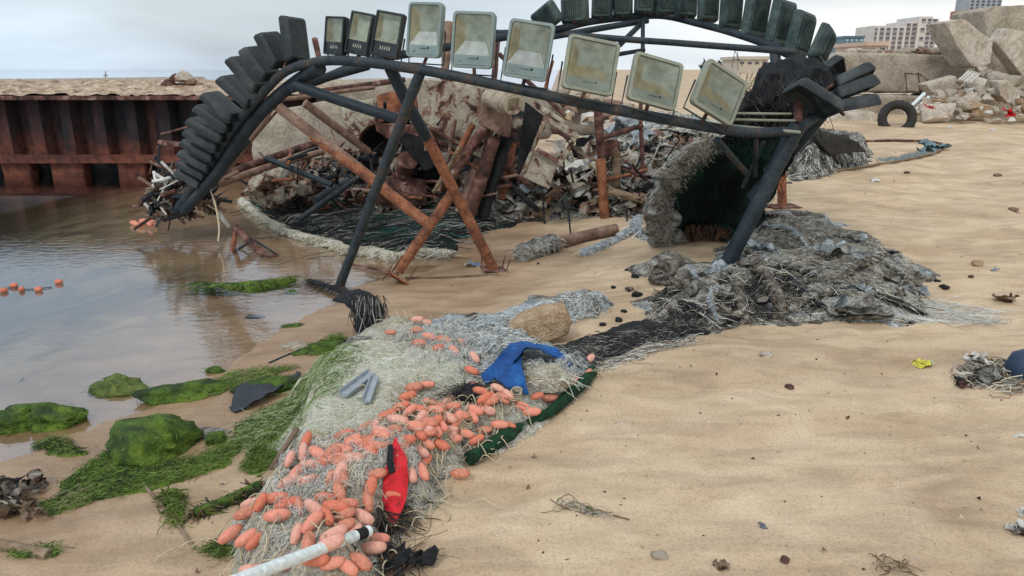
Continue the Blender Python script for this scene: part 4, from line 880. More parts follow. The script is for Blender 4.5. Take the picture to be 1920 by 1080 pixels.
for k in range(16):
    x = rg.uniform(690, 940); y = rg.uniform(270, 370); D = rg.uniform(7.8, 8.5); w_, h_ = rg.uniform(15, 38), rg.uniform(12, 40); t = rg.uniform(-.6, .6)
    q_ = [(x+(dx*w_*math.cos(t)-dy*h_*math.sin(t)), y+(dx*w_*math.sin(t)+dy*h_*math.cos(t))) for dx, dy in ((-1, -.8), (.9, -1), (1, .7), (-.7, 1))]
    wpart('burnt_plate', q_, D, .02, rg.choice([m_chip2, m_black, m_drust, m_chip2, m_rust, m_black]), 60+k, [rg.uniform(-.15, .15) for _ in range(4)], amp=.035, sub=3)
rg = random.Random(33)
for k in range(34):
    x = rg.uniform(1035, 1190); y = rg.uniform(172, 236) if x < 1120 else rg.uniform(196, 240); D = 11.5+(236-y)*.03; sz = rg.uniform(.05, .2)
    b = MB(); p = P(x, y, D); mt = rg.choice([m_conc2, m_plw, m_prust, m_conc, m_brickish]); rough_hull(b, [p+Vector((rg.uniform(-1, 1)*sz*1.5, rg.uniform(-1, 1)*sz, rg.uniform(-1, 1)*sz*.8)) for _ in range(11)], mt, 1, .012, 8, k, .01)
    b.build('rubble_stone', label={m_conc: 'grey brown', m_conc2: 'pale beige', m_prust: 'reddish grey', m_brickish: 'tan', m_plw: 'dirty white'}[mt]+' rubble piece behind the wreck, '+('left' if x < 1110 else 'right')+' part, seen under the pale floodlights', cat='rubble', group='rubble behind the wreck')
b = MB(); slab_px(b, [(1030, 190), (1120, 176), (1200, 206), (1200, 250), (1030, 250)], 12.9, .8, m_conc, 9, .12, 2.5, 5); b.build('rubble_mound', label='low earth and rubble mound behind the pale debris', cat='rubble')
for k, (a, c, r_, mt, lb) in enumerate([((843, 44, 8.3), (836, 150, 8.1), .045, m_prust, 'beige corroded post standing behind the tallest pale floodlight'), ((905, 66, 8.4), (962, 62, 8.6), .05, m_dark, 'charred level beam end behind the third pale floodlight'), ((934, 70, 8.3), (926, 168, 8.0), .03, m_drust, 'dark rusty upright between the second and third pale floodlights'), ((1038, 116, 8.4), (1024, 172, 8.3), .02, m_rust, 'thin rusty rod right of the third pale floodlight'),
                                       ((936, 100, 8.6), (1062, 218, 8.3), .025, m_drust, 'dark rusty pipe sloping down right behind the second and third floodlights'), ((590, 75, 7.9), (606, 150, 7.7), .03, m_drust, 'short dark upright behind the first small black floodlight')]):
    b = MB(); pipe(b, P(*a), P(*c), r_, mt, s=90+k, amp=.03, wob=.2); b.build('rusty_post', label=lb, cat='post')
# loose poles, pipes
POLES = [((572, 195, 7.6), (688, 284, 8.0), .042, m_prust, 'rusty_pipe', 'greyish tan pipe sloping down right behind the long rusty strut'),
 ((560, 176, 7.8), (760, 148, 8.2), .03, m_drust, 'rusty_pipe', 'dark red pipe lying almost level just under the front rail'),
 ((505, 188, 7.2), (702, 164, 8.0), .022, m_prust, 'rusty_pipe', 'thin pinkish pipe just below the level dark red pipe'),
 ((412, 332, 7.3), (604, 262, 8.6), .04, m_drust, 'rusty_pipe', 'upper of two parallel dark rusty pipes rising right over the water'),
 ((405, 345, 7.2), (606, 284, 8.4), .036, m_prust, 'rusty_pipe', 'lower of two parallel rusty pipes rising right over the water'),
 ((498, 296, 7.8), (622, 346, 7.6), .03, m_dark, 'charred_pole', 'black pole sloping down right under the two parallel pipes'),
 ((562, 412, 7.4), (668, 334, 8.0), .030, m_bluepole, 'grey_pole', 'longer of two blue grey poles resting on the black net'),
 ((590, 378, 7.8), (655, 342, 8.2), .055, m_bluepole, 'grey_pole', 'shorter thicker blue grey tube behind the longer pole on the black net'),
 ((300, 267, 7.9), (352, 272, 7.6), .03, m_drust, 'rusty_pipe', 'short rusty pipe poking out left of the stacked black lamps'),
 ((299, 262, 7.9), (296, 352, 7.9), .008, m_dark, 'thin_rod', 'thin upright rod in the water left of the lamp arc'),
 ((302, 252, 7.9), (362, 236, 7.7), .012, m_drust, 'thin_rod', 'thin rusty rod above the short pipe left of the lamp arc'),
 ((428, 318, 7.0), (512, 200, 7.0), .022, m_prust, 'rusty_pipe', 'pinkish pipe following the inside of the black arc'),
 ((440, 300, 7.1), (530, 196, 7.2), .014, m_drust, 'rusty_pipe', 'thin dark pipe beside the pinkish one inside the arc'),
 ((395, 352, 7.0), (470, 262, 7.0), .03, m_dark, 'charred_pole', 'black pole at the foot of the arc'),
 ((1121, 206, 7.5), (1127, 300, 7.55), .045, m_drust, 'rusty_post', 'upper length of the upright rusty post behind the frame'),
 ((1203, 190, 7.8), (1204, 330, 7.9), .022, m_drust, 'rusty_post', 'thin reddish upright post right of the orange one'),
 ((1128, 258, 7.5), (1205, 236, 7.8), .025, m_drust, 'rusty_pipe', 'upper rusty cross piece between the two posts'),
 ((1126, 340, 7.5), (1212, 318, 7.8), .022, m_rust, 'rusty_pipe', 'lower orange cross piece between the two posts'),
 ((1140, 358, 7.4), (1206, 378, 7.3), .038, m_wood, 'log', 'short light log leaning against the orange post'),
 ((812, 360, 7.2), (862, 275, 7.2), .02, m_wood, 'wooden_pole', 'thin wooden pole leaning among the rusty ribs'),
 ((1285, 300, 8.4), (1345, 262, 8.6), .06, m_wood, 'log', 'dark log lying on the debris left of the hanging net'),
 ((1218, 300, 8.6), (1330, 268, 9.0), .05, m_wood, 'log', 'long brown log lying across the pale debris')]
for i, (a, c, r_, mt, nm, lb) in enumerate(POLES):
    b = MB(); pipe(b, P(*a), P(*c), r_, mt, s=i+20, amp=.02, wob=.12); b.build(nm, label=lb, cat='pole' if 'pole' in nm or 'post' in nm else ('log' if nm == 'log' else 'pipe'))
g = ground(1136, 408); b = MB(); pipe(b, P(1127, 298, g.y), Vector((g.x, g.y, g.z-.1)), .052, m_rust, s=77, amp=.01, wob=.1); b.build('rusty_post', label='thick orange lower length of the upright post standing in the sand', cat='post')
b = MB(); slab_px(b, [(1128, 262), (1160, 262), (1162, 285), (1140, 296), (1128, 290)], 7.9, .03, m_drust, 7, .01); b.build('rusty_plate', label='dark red plate between the two upright posts', cat='plate')
b = MB(); slab_px(b, [(1150, 286), (1156, 274), (1164, 288), (1164, 352), (1148, 352)], 7.7, .06, m_wood, 8, .01); b.build('wooden_stake', label='short pointed wooden stake behind the orange post', cat='stake')
for i, (x0, y0, x1, y1) in enumerate([(1018, 372, 1022, 420), (1062, 374, 1071, 440), (1173, 388, 1177, 415), (1012, 360, 1014, 372)][:3]):
    g = ground(x1, y1); b = MB(); a = P(x0, y0, g.y); b.tube(bent(a, g-Vector((0, 0, .05)), 6, .02, i), .009, m_dark, 6)
    for k in range(3): q = a.lerp(g, .2+.2*k); b.tube([q+Vector((-.02, 0, 0)), q+Vector((.02, 0, .01))], .007, m_dark, 5)
    b.build('rebar', label=['short rebar stake, left of the two in front of the wreck', 'tallest rebar stake standing in the sand before the wreck', 'thin rebar stake near the foot of the hanging net'][i], cat='rebar')
g = ground(1467, 388); b = MB(); pipe(b, P(1465, 300, g.y), g, .045, m_rust, s=5); t = b.build('stub_post', label='short rusty post with a square base plate behind the thick leg', cat='post')
b = MB(); b.box(g+Vector((0, 0, .01)), (.30, .22, .012), m_drust, Matrix.Rotation(R(10), 3, 'Z')); b.build('base_plate', t)

# black net carpet, wreck scrap, pale debris field
b = MB(); heap_mesh(b, H_carpet, .05, [m_black, m_green, m_black])
cpoly = [(470, 385), (520, 365), (640, 372), (900, 402), (960, 420), (850, 448), (840, 470), (750, 478), (640, 458), (560, 436), (500, 408)]
strands(b, cpoly, 2600, .6, [s_bk, s_dg, s_bk, s_gr, s_bk, m_green], .003, ang=R(18), angj=.35, curl=.4, lift=.03, seed=3, seg=6)
strands(b, [(660, 420), (760, 395), (880, 428), (850, 448), (790, 460), (700, 455)], 260, .5, [m_teal, m_teal, s_bk], .0035, ang=R(20), angj=.2, curl=.3, seed=4, seg=6)
b.build('net_carpet', label='flat black and teal fishing net spread on the sand under the wreck', cat='fishing net')
def roll(mb, pxs, r_, mat, hair, seed, n=14, lift=.5, hl=.06, hn=600, hr=.0022):
    pts = []
    for (x, y) in pxs: g = ground(x, y); pts.append(Vector((g.x, g.y, g.z+r_*lift)))
    pts = spline(pts, 6); rr_ = [r_*(1+.45*nz3(p, 5, seed)+.2*nz3(p, 17, seed)) for p in pts]; rr_[0] *= .5; rr_[-1] *= .5
    mb.tube(pts, rr_, mat, n)
    if hair:
        rg_ = random.Random(seed); L_ = []
        for k in range(hn):
            i = rg_.randrange(len(pts)-1); p = pts[i].lerp(pts[i+1], rg_.random()); a = rg_.uniform(-.3, 3.4); L_.append(p+Vector((rr_[i]*.95*math.cos(a)*.8, -rr_[i]*.95*abs(math.cos(a))*.6, rr_[i]*.95*math.sin(a))))
        hang(mb, L_, hl, hair, hr, seed, .9, 5, .35)
b = MB(); roll(b, [(452, 380), (480, 405), (520, 432), (572, 452), (622, 464), (660, 478), (705, 480), (742, 490), (792, 480), (846, 484)], .055, m_pnet, [s_c, s_w, s_t, s_t, m_moss2], 5, hn=1500); b.build('net_roll', label='shaggy cream net edge rolled along the border of the black net', cat='fishing net')
b = MB(); heap_mesh(b, H_wreck, .07, [m_black, m_gnet2, m_drust, m_gnet])
wp = [(475, 350), (640, 320), (800, 300), (1000, 318), (1000, 380), (880, 400), (640, 372), (500, 365)]
strands(b, wp, 1200, .4, [s_bk, s_gr, s_br, s_dg, s_t], .0032, curl=1.5, lift=.12, seed=8, seg=6)
rg = random.Random(12)
for k in range(330):
    x = rg.uniform(470, 1030); y = rg.uniform(300, 400) if x > 560 else rg.uniform(318, 365); p = top(x, y); p += Vector((0, 0, rg.uniform(0, .14)))
    crumple(b, p, rg.uniform(.08, .30), rg.choice([m_black, m_drust, m_rust, m_gnet2, m_gnet2, m_drust, m_gnet, m_prust, m_black]), 400+k, 6, .45, 1.1)
for k in range(110):
    x = rg.uniform(470, 1030); y = rg.uniform(300, 398); p = top(x, y); d = Vector((rg.uniform(-1, 1), rg.uniform(-.5, .5), rg.uniform(-.1, .7))).normalized()*rg.uniform(.15, .5)
    b.tube(bent(p, p+d, 5, .05, k), rg.uniform(.004, .016), rg.choice([m_black, m_drust, m_rust, m_dark, m_prust]), 6)
b.build('burnt_scrap', label='heap of burnt metal scrap, net and ash lying inside the boat wreck', cat='debris', kind='stuff')
b = MB(); heap_mesh(b, H_deb, .06, [m_gnet, m_pnet, m_gnet, m_bnet, m_gnet])
dp_ = [(915, 415), (940, 365), (1000, 335), (1075, 285), (1095, 242), (1200, 238), (1325, 254), (1390, 282), (1345, 330), (1285, 395), (1180, 405), (1010, 412)]
strands(b, dp_, 5500, .22, [s_w, s_gr, s_c, s_dg, s_t, s_bl, s_w], .0019, curl=3, lift=.06, seed=9, seg=6)
for k in range(260):
    while True:
        x, y = rg.uniform(920, 1390), rg.uniform(238, 415)
        if sdf(np.array([x]), np.array([y]), dp_)[0] > 0: break
    p = top(x, y)+Vector((0, 0, rg.uniform(0, .08)))
    crumple(b, p, rg.uniform(.10, .42), rg.choice([m_plw, m_pnet, m_gnet, m_pnet, m_gnet2, m_wood, m_prust, m_bnet, m_chip, m_black]), 900+k, 8, .4, .7)
for k in range(90):
    x = rg.uniform(960, 1330); y = rg.uniform(250, 405); p = top(x, y); d = Vector((rg.uniform(-1, 1), rg.uniform(-.5, .5), rg.uniform(-.1, .5))).normalized()*rg.uniform(.12, .5)
    b.tube(bent(p, p+d, 5, .05, k), rg.uniform(.005, .016), rg.choice([m_black, m_drust, m_wood, m_dark, m_plw]), 6)
b.build('plastic_debris', label='pale heap of torn plastic, net and wood scraps between the wreck and the hanging net', cat='debris', kind='stuff')
# pale tarpaulin, tangle under the arc
b = MB(); 
for k in range(3): crumple(b, P(1165+k*22, 238+k*4, 9.6), .55-.1*k, m_bnet, 70+k, 7, .4, .5)
b.build('plastic_sheet', label='crumpled pale blue white sheet seen through the posts under the rail', cat='sheet')
b = MB(); loft(b, [px_sec(470, 352, 8.2, 8, 16, .2), px_sec(500, 348, 8.2, 8, 34, .3), px_sec(545, 345, 8.2, 8, 32, .3), px_sec(590, 352, 8.2, 6, 14, .2)], m_chip, 28, .14, 5, 5, 7); b.build('pale_boulder', label='pale blotchy lump lying under the two parallel pipes', cat='boulder')
b = MB()
for k in range(110):
    x = rg.uniform(285, 405); y = rg.uniform(325, 402); D = 7.2+rg.random()*.3; p = P(x, y, D); d = Vector((rg.uniform(-1, 1), rg.uniform(-.3, .3), rg.uniform(-.5, .8))).normalized()*rg.uniform(.1, .32)
    b.tube(bent(p, p+d, 5, .06, k), rg.uniform(.006, .022), rg.choice([m_dark, m_drust, m_prust, m_gnet, m_black, m_plw]), 7)
for k in range(40): crumple(b, P(rg.uniform(285, 395), rg.uniform(345, 405), 7.3), rg.uniform(.06, .22), rg.choice([m_black, m_gnet, m_prust, m_drust, m_gnet2]), 50+k, 4, .6, 1.4)
b.build('tangled_scrap', label='tangle of burnt rods and rope under the low left end of the lamp arc', cat='debris')
b = MB(); slab_px(b, [(252, 388), (262, 372), (290, 330), (302, 322), (300, 386)], 7.5, .12, m_drust, 5, .02); b.build('hull_fragment', label='pointed dark rusty plate rising from the water left of the arc', cat='plate')
b = MB(); b.tube(spline([P(392, 352, 7.0), P(402, 378, 6.95), P(408, 405, 6.9), P(411, 430, 6.85), P(409, 452, 6.8)]), .009, m_rope, 6); b.build('rope', label='cream rope end hanging from the arc down to the water', cat='rope')
b = MB(); g = P(460, 478, 6.75)
for (a, c, r_, mt) in [((438, 428, 6.8), (492, 478, 6.6), .035, m_drust), ((440, 428, 6.8), (432, 478, 6.75), .022, m_rust), ((432, 476, 6.75), (470, 452, 6.7), .012, m_dark), ((455, 440, 6.8), (520, 478, 6.6), .010, m_dark), ((480, 474, 6.6), (520, 482, 6.6), .02, m_drust)]: pipe(b, P(*a), P(*c), r_, mt, amp=.02, wob=.2, s=3)
b.build('rusty_bracket', label='dark red broken metal stand sticking out of the shallow water', cat='scrap metal')

# ------------------------------------------------------------------ hanging burnt net at the right corner
b = MB(); loft(b, [px_sec(1372, 232, 5.5, 4, 8, .05), px_sec(1392, 212, 5.6, 4, 34, .12), px_sec(1425, 184, 5.7, 4, 56, .18), px_sec(1470, 180, 5.75, 4, 58, .2), px_sec(1510, 172, 5.8, 4, 56, .2), px_sec(1540, 165, 5.8, 4, 36, .15), px_sec(1562, 160, 5.8, 4, 10, .08)], m_black, 30, .09, 6, 3, 8)
LE = spline([P(1345, 256, 5.35), P(1302, 290, 5.4), P(1264, 335, 5.55), P(1240, 385, 5.75), P(1244, 430, 5.95), P(1280, 470, 6.15)], 8)
RE = spline([P(1492, 248, 5.2), P(1490, 290, 5.3), P(1470, 335, 5.5), P(1440, 390, 5.7), P(1412, 440, 5.95), P(1392, 478, 6.1)], 8)
rows = []; nu = 46
for v_, (a_, c_) in enumerate(zip(LE, RE)):
    row = []; tv = v_/(len(LE)-1)
    for u_ in range(nu+1):
        t = u_/nu; p = a_.lerp(c_, t); dep = .34*math.sin(math.pi*t)**.7*math.sin(math.pi*(.15+.75*tv)); fold = .05*math.sin(t*19+2*nz3((t*3, tv*2, 0), 1, 4)+tv*2)*(.4+.6*tv)
        p = p+Vector((0, dep+fold, 0))+nv3(p, 6, 5)*.05+nv3(p, 15, 8)*.018; row.append(p)
    rows.append(row)
b.grid(rows, m_green); b.grid([[p+Vector((0, .02, 0)) for p in r_] for r_ in rows][::-1], m_black)
rg = random.Random(5); L_ = []
for k in range(500):
    t = rg.random(); x = 1412-100*t+rg.uniform(-70, 80); y = 245+195*t; q = rows[rg.randrange(len(rows))]; L_.append(q[rg.randrange(len(q))]+Vector((0, -.01, 0)))
hang(b, L_, .10, [s_bk, s_bk, m_green], .002, 5, .25)
hang(b, [P(rg.uniform(1285, 1385), rg.uniform(420, 450), 6.1) for k in range(500)], .14, [s_br, s_br, s_bk, m_rust], .0025, 55, .3)
hang(b, [P(rg.uniform(1385, 1545), rg.uniform(135, 230), 5.5) for k in range(350)], .10, [s_bk, s_bk, s_dg], .002, 57, .5)
b.build('hanging_net', label='large dark green and black burnt net draped from the right end of the frame', cat='fishing net')
b = MB(); loft(b, [px_sec(1338, 256, 5.4, 18, 6, .05), px_sec(1302, 288, 5.45, 36, 8, .08), px_sec(1262, 330, 5.6, 30, 8, .09), px_sec(1236, 378, 5.8, 24, 8, .09), px_sec(1236, 425, 5.95, 26, 6, .08), px_sec(1262, 458, 6.1, 28, 6, .06)], m_gnet, 34, .10, 7, 9, 12)
L_ = []
for k in range(4000):
    t = rg.random(); i = min(4, int(t*5)); f = t*5-i; C_ = [(1338, 256, 5.4, 18), (1302, 288, 5.45, 38), (1262, 330, 5.6, 32), (1236, 378, 5.8, 26), (1236, 425, 5.95, 27), (1262, 458, 6.1, 28)]
    a_, c_ = C_[i], C_[i+1]; q = [a_[j]*(1-f)+c_[j]*f for j in range(4)]; u_ = rg.uniform(-1, 1); L_.append(P(q[0]+u_*q[3], q[1]+rg.uniform(-8, 8), q[2]-.12*math.sqrt(1-u_*u_)))
hang(b, L_[:2200], .022, [s_gr, s_gr, s_gr, s_c, s_dg, s_t], .0008, 6, 1.0)
b.build('hanging_net', label='shaggy grey beige net hanging along the left edge of the dark one', cat='fishing net')
b = MB(); roll(b, [(1245, 455), (1210, 448), (1190, 430), (1200, 412)], .05, m_bnet, [s_w, s_gr, s_bl], 4, hn=200); b.build('net_flap', label='small pale net flap on the sand at the foot of the hanging net', cat='fishing net')
# roll with net end lying on the sand
b = MB(); pts = [ground(x, y)+Vector((0, 0, .055)) for (x, y) in [(985, 484), (1040, 468), (1100, 452), (1155, 440)]]; b.tube(spline(pts, 5), [.075, .07, .06, .058]+[.05]*12, m_prust, 14); t = b.build('log', label='pale brown log on the sand with frayed grey net around its left end', cat='log')
b = MB(); roll(b, [(975, 490), (992, 484), (1012, 478), (1040, 470)], .085, m_gnet, [s_w, s_gr, s_c], 14, hn=900, hl=.035, hr=.0012, lift=.7); b.build('frayed_net', t)
b = MB(); roll(b, [(1090, 480), (1130, 465), (1165, 448), (1195, 425)], .045, m_bnet, [s_w, s_gr, s_bl, s_c], 15, hn=700, hl=.035, hr=.0012, lift=.3); b.build('net_strip', label='pale torn net strip below the brown log', cat='fishing net')
# big grey heap
b = MB(); heap_mesh(b, H_grey, .025, [m_gnet2, m_gnet, m_gnet2, m_gnet, m_bnet])
gp = [(1200, 505), (1330, 500), (1375, 425), (1430, 405), (1530, 412), (1600, 436), (1690, 474), (1735, 505), (1725, 555), (1740, 585), (1600, 598), (1420, 606), (1300, 616), (1218, 608), (1215, 575), (1250, 540)]
strands(b, gp, 8000, .10, [s_gr, s_gr, s_dg, s_dg, s_t, s_gr, s_c, s_w], .0008, curl=4, lift=.012, seed=31, seg=7, jit=.008)
strands(b, [(1225, 545), (1500, 510), (1560, 595), (1240, 608)], 1800, .12, [s_bk, s_bk, s_bk, s_dg], .0014, curl=3., lift=.02, seed=32, seg=6)
strands(b, [(1480, 540), (1740, 560), (1900, 590), (1880, 612), (1600, 602), (1460, 600)], 1500, .16, [s_w, s_gr, s_bl, s_c], .0009, ang=0, angj=.4, curl=.6, lift=.01, seed=33, seg=6)
rg = random.Random(44)
for k in range(45):
    while True:
        x, y = rg.uniform(1210, 1730), rg.uniform(410, 612)
        if sdf(np.array([x]), np.array([y]), gp)[0] > 0: break
    crumple(b, top(x, y)+Vector((0, 0, rg.uniform(-.01, .04))), rg.uniform(.10, .26), rg.choice([m_gnet, m_gnet2, m_gnet2, m_gnet, m_black, m_bnet]), 1500+k, 9, .4, .5)
b.build('burnt_net_heap', label='big shaggy grey heap of burnt nets around the thick dark leg', cat='fishing net')
FOLDS = [((1400, 480), (1440, 540), (1470, 590), .055, m_gnet2, 'brown grey twisted fold of net right of the thick leg'), ((1370, 520), (1300, 555), (1235, 600), .05, m_gnet, 'pale fold of net spreading left from the foot of the thick leg'), ((1380, 530), (1385, 570), (1400, 605), .045, m_gnet2, 'upright bundled fold of net in front of the thick leg'),
         ((1560, 540), (1610, 510), (1660, 478), .04, m_gnet2, 'long dark edged fold near the middle of the grey heap'), ((1440, 500), (1520, 520), (1560, 545), .05, m_gnet, 'rounded grey fold of net right of the leg'), ((1480, 590), (1540, 560), (1600, 555), .045, m_gnet, 'smooth fold of net near the front of the heap'), ((1340, 545), (1330, 575), (1345, 608), .035, m_bnet, 'whitish fold of net in front of the leg')]
FOLDS += [((1660, 500), (1700, 535), (1725, 575), .03, m_gnet, 'grey fold of net along the right border of the heap'), ((1520, 450), (1590, 455), (1660, 470), .025, m_gnet, 'low pale fold of net across the back of the heap'), ((1420, 430), (1480, 440), (1520, 470), .025, m_bnet, 'whitish fold of net at the upper left of the heap'),
 ((1470, 520), (1500, 560), (1560, 590), .04, m_black, 'charred black fold in the middle of the heap'), ((1640, 560), (1680, 580), (1735, 590), .03, m_black, 'charred black fold at the right front of the heap'), ((1250, 575), (1300, 590), (1340, 612), .03, m_black, 'charred black fold at the left front of the heap')]
for i, (a, c, d, r_, mt, lb) in enumerate(FOLDS):
    b = MB(); pts = spline([top(*a)+Vector((0, 0, .03)), top(*c)+Vector((0, 0, .05)), top(*d)+Vector((0, 0, .0))], 12)
    rr_ = [r_*.72*(math.sin(math.pi*(.12+.8*k/len(pts)))**.6)*(1+.4*nz3(p, 9, i)) for k, p in enumerate(pts)]; b.tube(pts, rr_, mt, 14)
    hang(b, [pts[rg.randrange(len(pts))]+Vector((rg.gauss(0, 1), rg.gauss(0, 1), abs(rg.gauss(0, 1)))).normalized()*r_*.9 for k in range(260)], .045, [s_gr, s_dg, s_w, s_bk, s_t], .001, i, 1.0, 5, .4)
    b.build('net_fold', label=lb, cat='fishing net')
b = MB(); g = ground(1612, 600); c = Vector((g.x, g.y, g.z+.03)); rows = []
for i in range(9):
    row = []
    for k in range(25):
        a = 2*math.pi*k/24; rr_ = i/8; p = Vector((.20*rr_*math.cos(a), .10*rr_*math.sin(a), -.035*(1-rr_**2)+.012*math.sin(a*3)*rr_)); p.z += nz3(p, 12, 2)*.01; row.append(c+p+Vector((0, 0, .03)))
    rows.append(row)
b.grid(rows, m_gnet); b.grid([[p-Vector((0, 0, .012)) for p in r_] for r_ in rows][::-1], m_gnet); b.build('bent_sheet', label='curved ash grey sheet with a thin raised rim at the front of the net heap', cat='sheet')
# black strip and bluish heap
b = MB(); heap_mesh(b, H_black, .025, [m_black]); strands(b, [(1010, 665), (1100, 635), (1330, 602), (1325, 622), (1160, 662), (1075, 686)], 900, .2, [s_bk, s_bk, s_bk, s_dg, s_dg, s_gr], .0012, ang=R(8), angj=.5, curl=.8, lift=.01, seed=41, seg=6)
strands(b, [(1060, 690), (1200, 655), (1310, 625), (1320, 640), (1200, 672), (1090, 705)], 450, .2, [s_gr, s_w, s_dg], .0010, ang=R(12), angj=.3, curl=.6, lift=.005, seed=42, seg=6)
b.build('black_net', label='flat black net strip between the concrete block and the grey heap', cat='fishing net')
b = MB(); heap_mesh(b, H_blue, .02, [m_bnet, m_bnet, m_gnet, m_bnet])
bp_ = [(775, 622), (850, 606), (930, 602), (990, 583), (1060, 560), (1120, 556), (1145, 575), (1080, 600), (1030, 620), (1000, 650), (1060, 672), (1110, 690), (1060, 716), (960, 720), (880, 690)]
strands(b, bp_, 6500, .12, [s_w, s_bl, s_w, s_gr, s_bl, s_dg], .0011, ang=R(25), angj=.7, curl=1.5, lift=.03, seed=51, seg=7)
b.build('blue_white_net', label='bluish white matted net around the pale concrete block', cat='fishing net')
b = MB(); roll(b, [(880, 612), (925, 604), (960, 594)], .02, m_greenrope, [m_greenrope], 3, hn=80, hl=.03); b.build('green_net_edge', label='short dark green net roll at the far side of the bluish net', cat='fishing net')
b = MB(); g = ground(1010, 650); slab_px(b, [(950, 625), (968, 606), (1012, 588), (1060, 581), (1070, 600), (1066, 630), (1004, 650), (968, 636)], g.y-.02, .16, m_brickish, 61, .008, 12, 5, bevel=.01); b.build('concrete_block', label='tan aggregate concrete block sitting on the bluish net', cat='rubble')

# ------------------------------------------------------------------ foreground net pile
b = MB(); heap_mesh(b, H_net, .018, [m_pnet, m_pnet, m_gnet, m_pnet])
P_all = [(470, 1075), (440, 1020), (470, 955), (530, 860), (570, 770), (555, 735), (600, 700), (655, 655), (700, 635), (780, 618), (850, 645), (895, 700), (950, 722), (1065, 718), (1055, 752), (1005, 798), (930, 846), (860, 868), (825, 902), (800, 955), (755, 985), (720, 1050), (690, 1080), (560, 1080)]
strands(b, P_all, 9000, .09, [s_w, s_c, s_w, s_gr, s_c, s_w], .0006, curl=4.5, lift=.006, seed=61, seg=8)
strands(b, [(560, 780), (600, 700), (660, 650), (720, 640), (880, 690), (900, 720), (760, 730), (700, 800), (640, 830), (520, 850)], 7500, .20, [s_w, s_c, s_w, s_pg, s_c, s_w], .0007, ang=R(40), angj=.55, curl=2.0, lift=.008, seed=62, seg=8)
strands(b, [(655, 835), (700, 805), (770, 830), (790, 880), (750, 915), (690, 915), (650, 900), (600, 930), (560, 925), (600, 890)], 2200, .12, [s_w, s_w, s_gr, s_w], .0007, curl=3, lift=.03, seed=63, seg=8, jit=.03)
b.build('fishing_net', label='pale tangled fishing net pile in the foreground holding the salmon floats', cat='fishing net')
b = MB(); strands(b, [(430, 830), (480, 780), (560, 720), (640, 650), (690, 650), (640, 740), (560, 800), (500, 860)], 2600, .13, [s_pg, s_pg, s_g, m_moss, m_moss2], .0009, ang=R(45), angj=.4, curl=.9, lift=.02, seed=64, seg=7)
b.build('green_algae_strands', label='green algae covered net strands along the left side of the net pile', cat='algae', kind='stuff')

# floats: picture x, y, angle
FL = """434 1012 50|466 1019 35|481 1029 60|522 980 15|472 955 25|463 972 35|491 955 80|555 899 60|580 910 20|544 913 40|545 873 80|570 859 95|576 838 80|599 863 -30|580 883 10|601 880 15|624 851 35|647 824 15|666 840 -10|686 809 35|703 809 70|727 787 20|747 797 -10|777 806 0|797 817 5|816 812 -50|662 870 15|629 870 20|699 847 0|752 866 -60|790 854 -35|801 841 -35|826 844 -20|799 874 60|794 894 -60|863 895 0|894 835 35|844 812 10|849 830 -10|872 820 -15|887 791 -60|620 908 80|640 900 85|646 913 -80|695 926 80|691 952 -70|734 938 0|638 935 -60|613 944 -5|522 944 0|540 958 30|563 958 -60|631 963 -10|652 956 15|592 966 -30|615 983 -60|681 979 -25|648 980 45|587 992 60|558 1016 85|580 1038 -80|619 1034 25|663 1013 55|647 999 20|627 1016 30|709 1022 0|701 1041 5|541 1069 20|591 1060 0|624 1070 15|677 1066 -40|652 1074 -30|474 1079 0|704 899 0|772 897 -70
733 628 0|783 602 0|800 610 -15|782 623 10|805 635 -20|833 642 -10|865 645 -20|787 648 0|822 657 20|852 662 -40|890 678 -60|885 703 -30
777 735 10|765 752 30|753 770 25|728 787 30|802 730 5|748 796 5|843 757 35|850 771 10|818 777 -15|793 777 -20|890 775 -30|867 787 -20|885 788 -60|913 778 -25|902 743 -20|890 731 -10|933 735 -25|920 758 25|977 767 -20|1007 750 20|1030 752 10|997 778 10|937 805 -5|952 805 0|908 812 0|1072 720 0|1102 708 60|1105 680 60|1110 665 80|843 793 -10|777 807 -20|800 818 0|735 815 20|716 826 -30|760 834 15|815 800 40|830 775 -60|789 793 70|806 760 -20|770 778 45"""
_r = random.Random(31)
_e = []
for _k in range(26):
    _t = _r.random(); _x = 640+300*_t+_r.uniform(-25, 25); _y = 870-110*_t+_r.uniform(-28, 22)
    if not (700 < _x < 775 and 855 < _y < 1000): _e.append('%d %d %d' % (_x, _y, _r.uniform(-70, 80)))
FL += '|'+'|'.join(_e)
FV = [M('faded_salmon_plastic', [(.3, (.62, .30, .22)), (.5, (.74, .38, .30)), (.72, (.80, .50, .42))], 9, rough=.6, bump=.15, bscale=90, var=.15),
      M('dirty_salmon_plastic', [(.32, (.20, .11, .07)), (.42, (.50, .20, .13)), (.55, (.70, .27, .18)), (.72, (.78, .36, .27))], 14, rough=.65, bump=.2, bscale=90, var=.2),
      M('deep_salmon_plastic', [(.3, (.50, .14, .08)), (.5, (.68, .20, .12)), (.72, (.76, .28, .19))], 8, rough=.45, bump=.15, bscale=90, var=.12)]
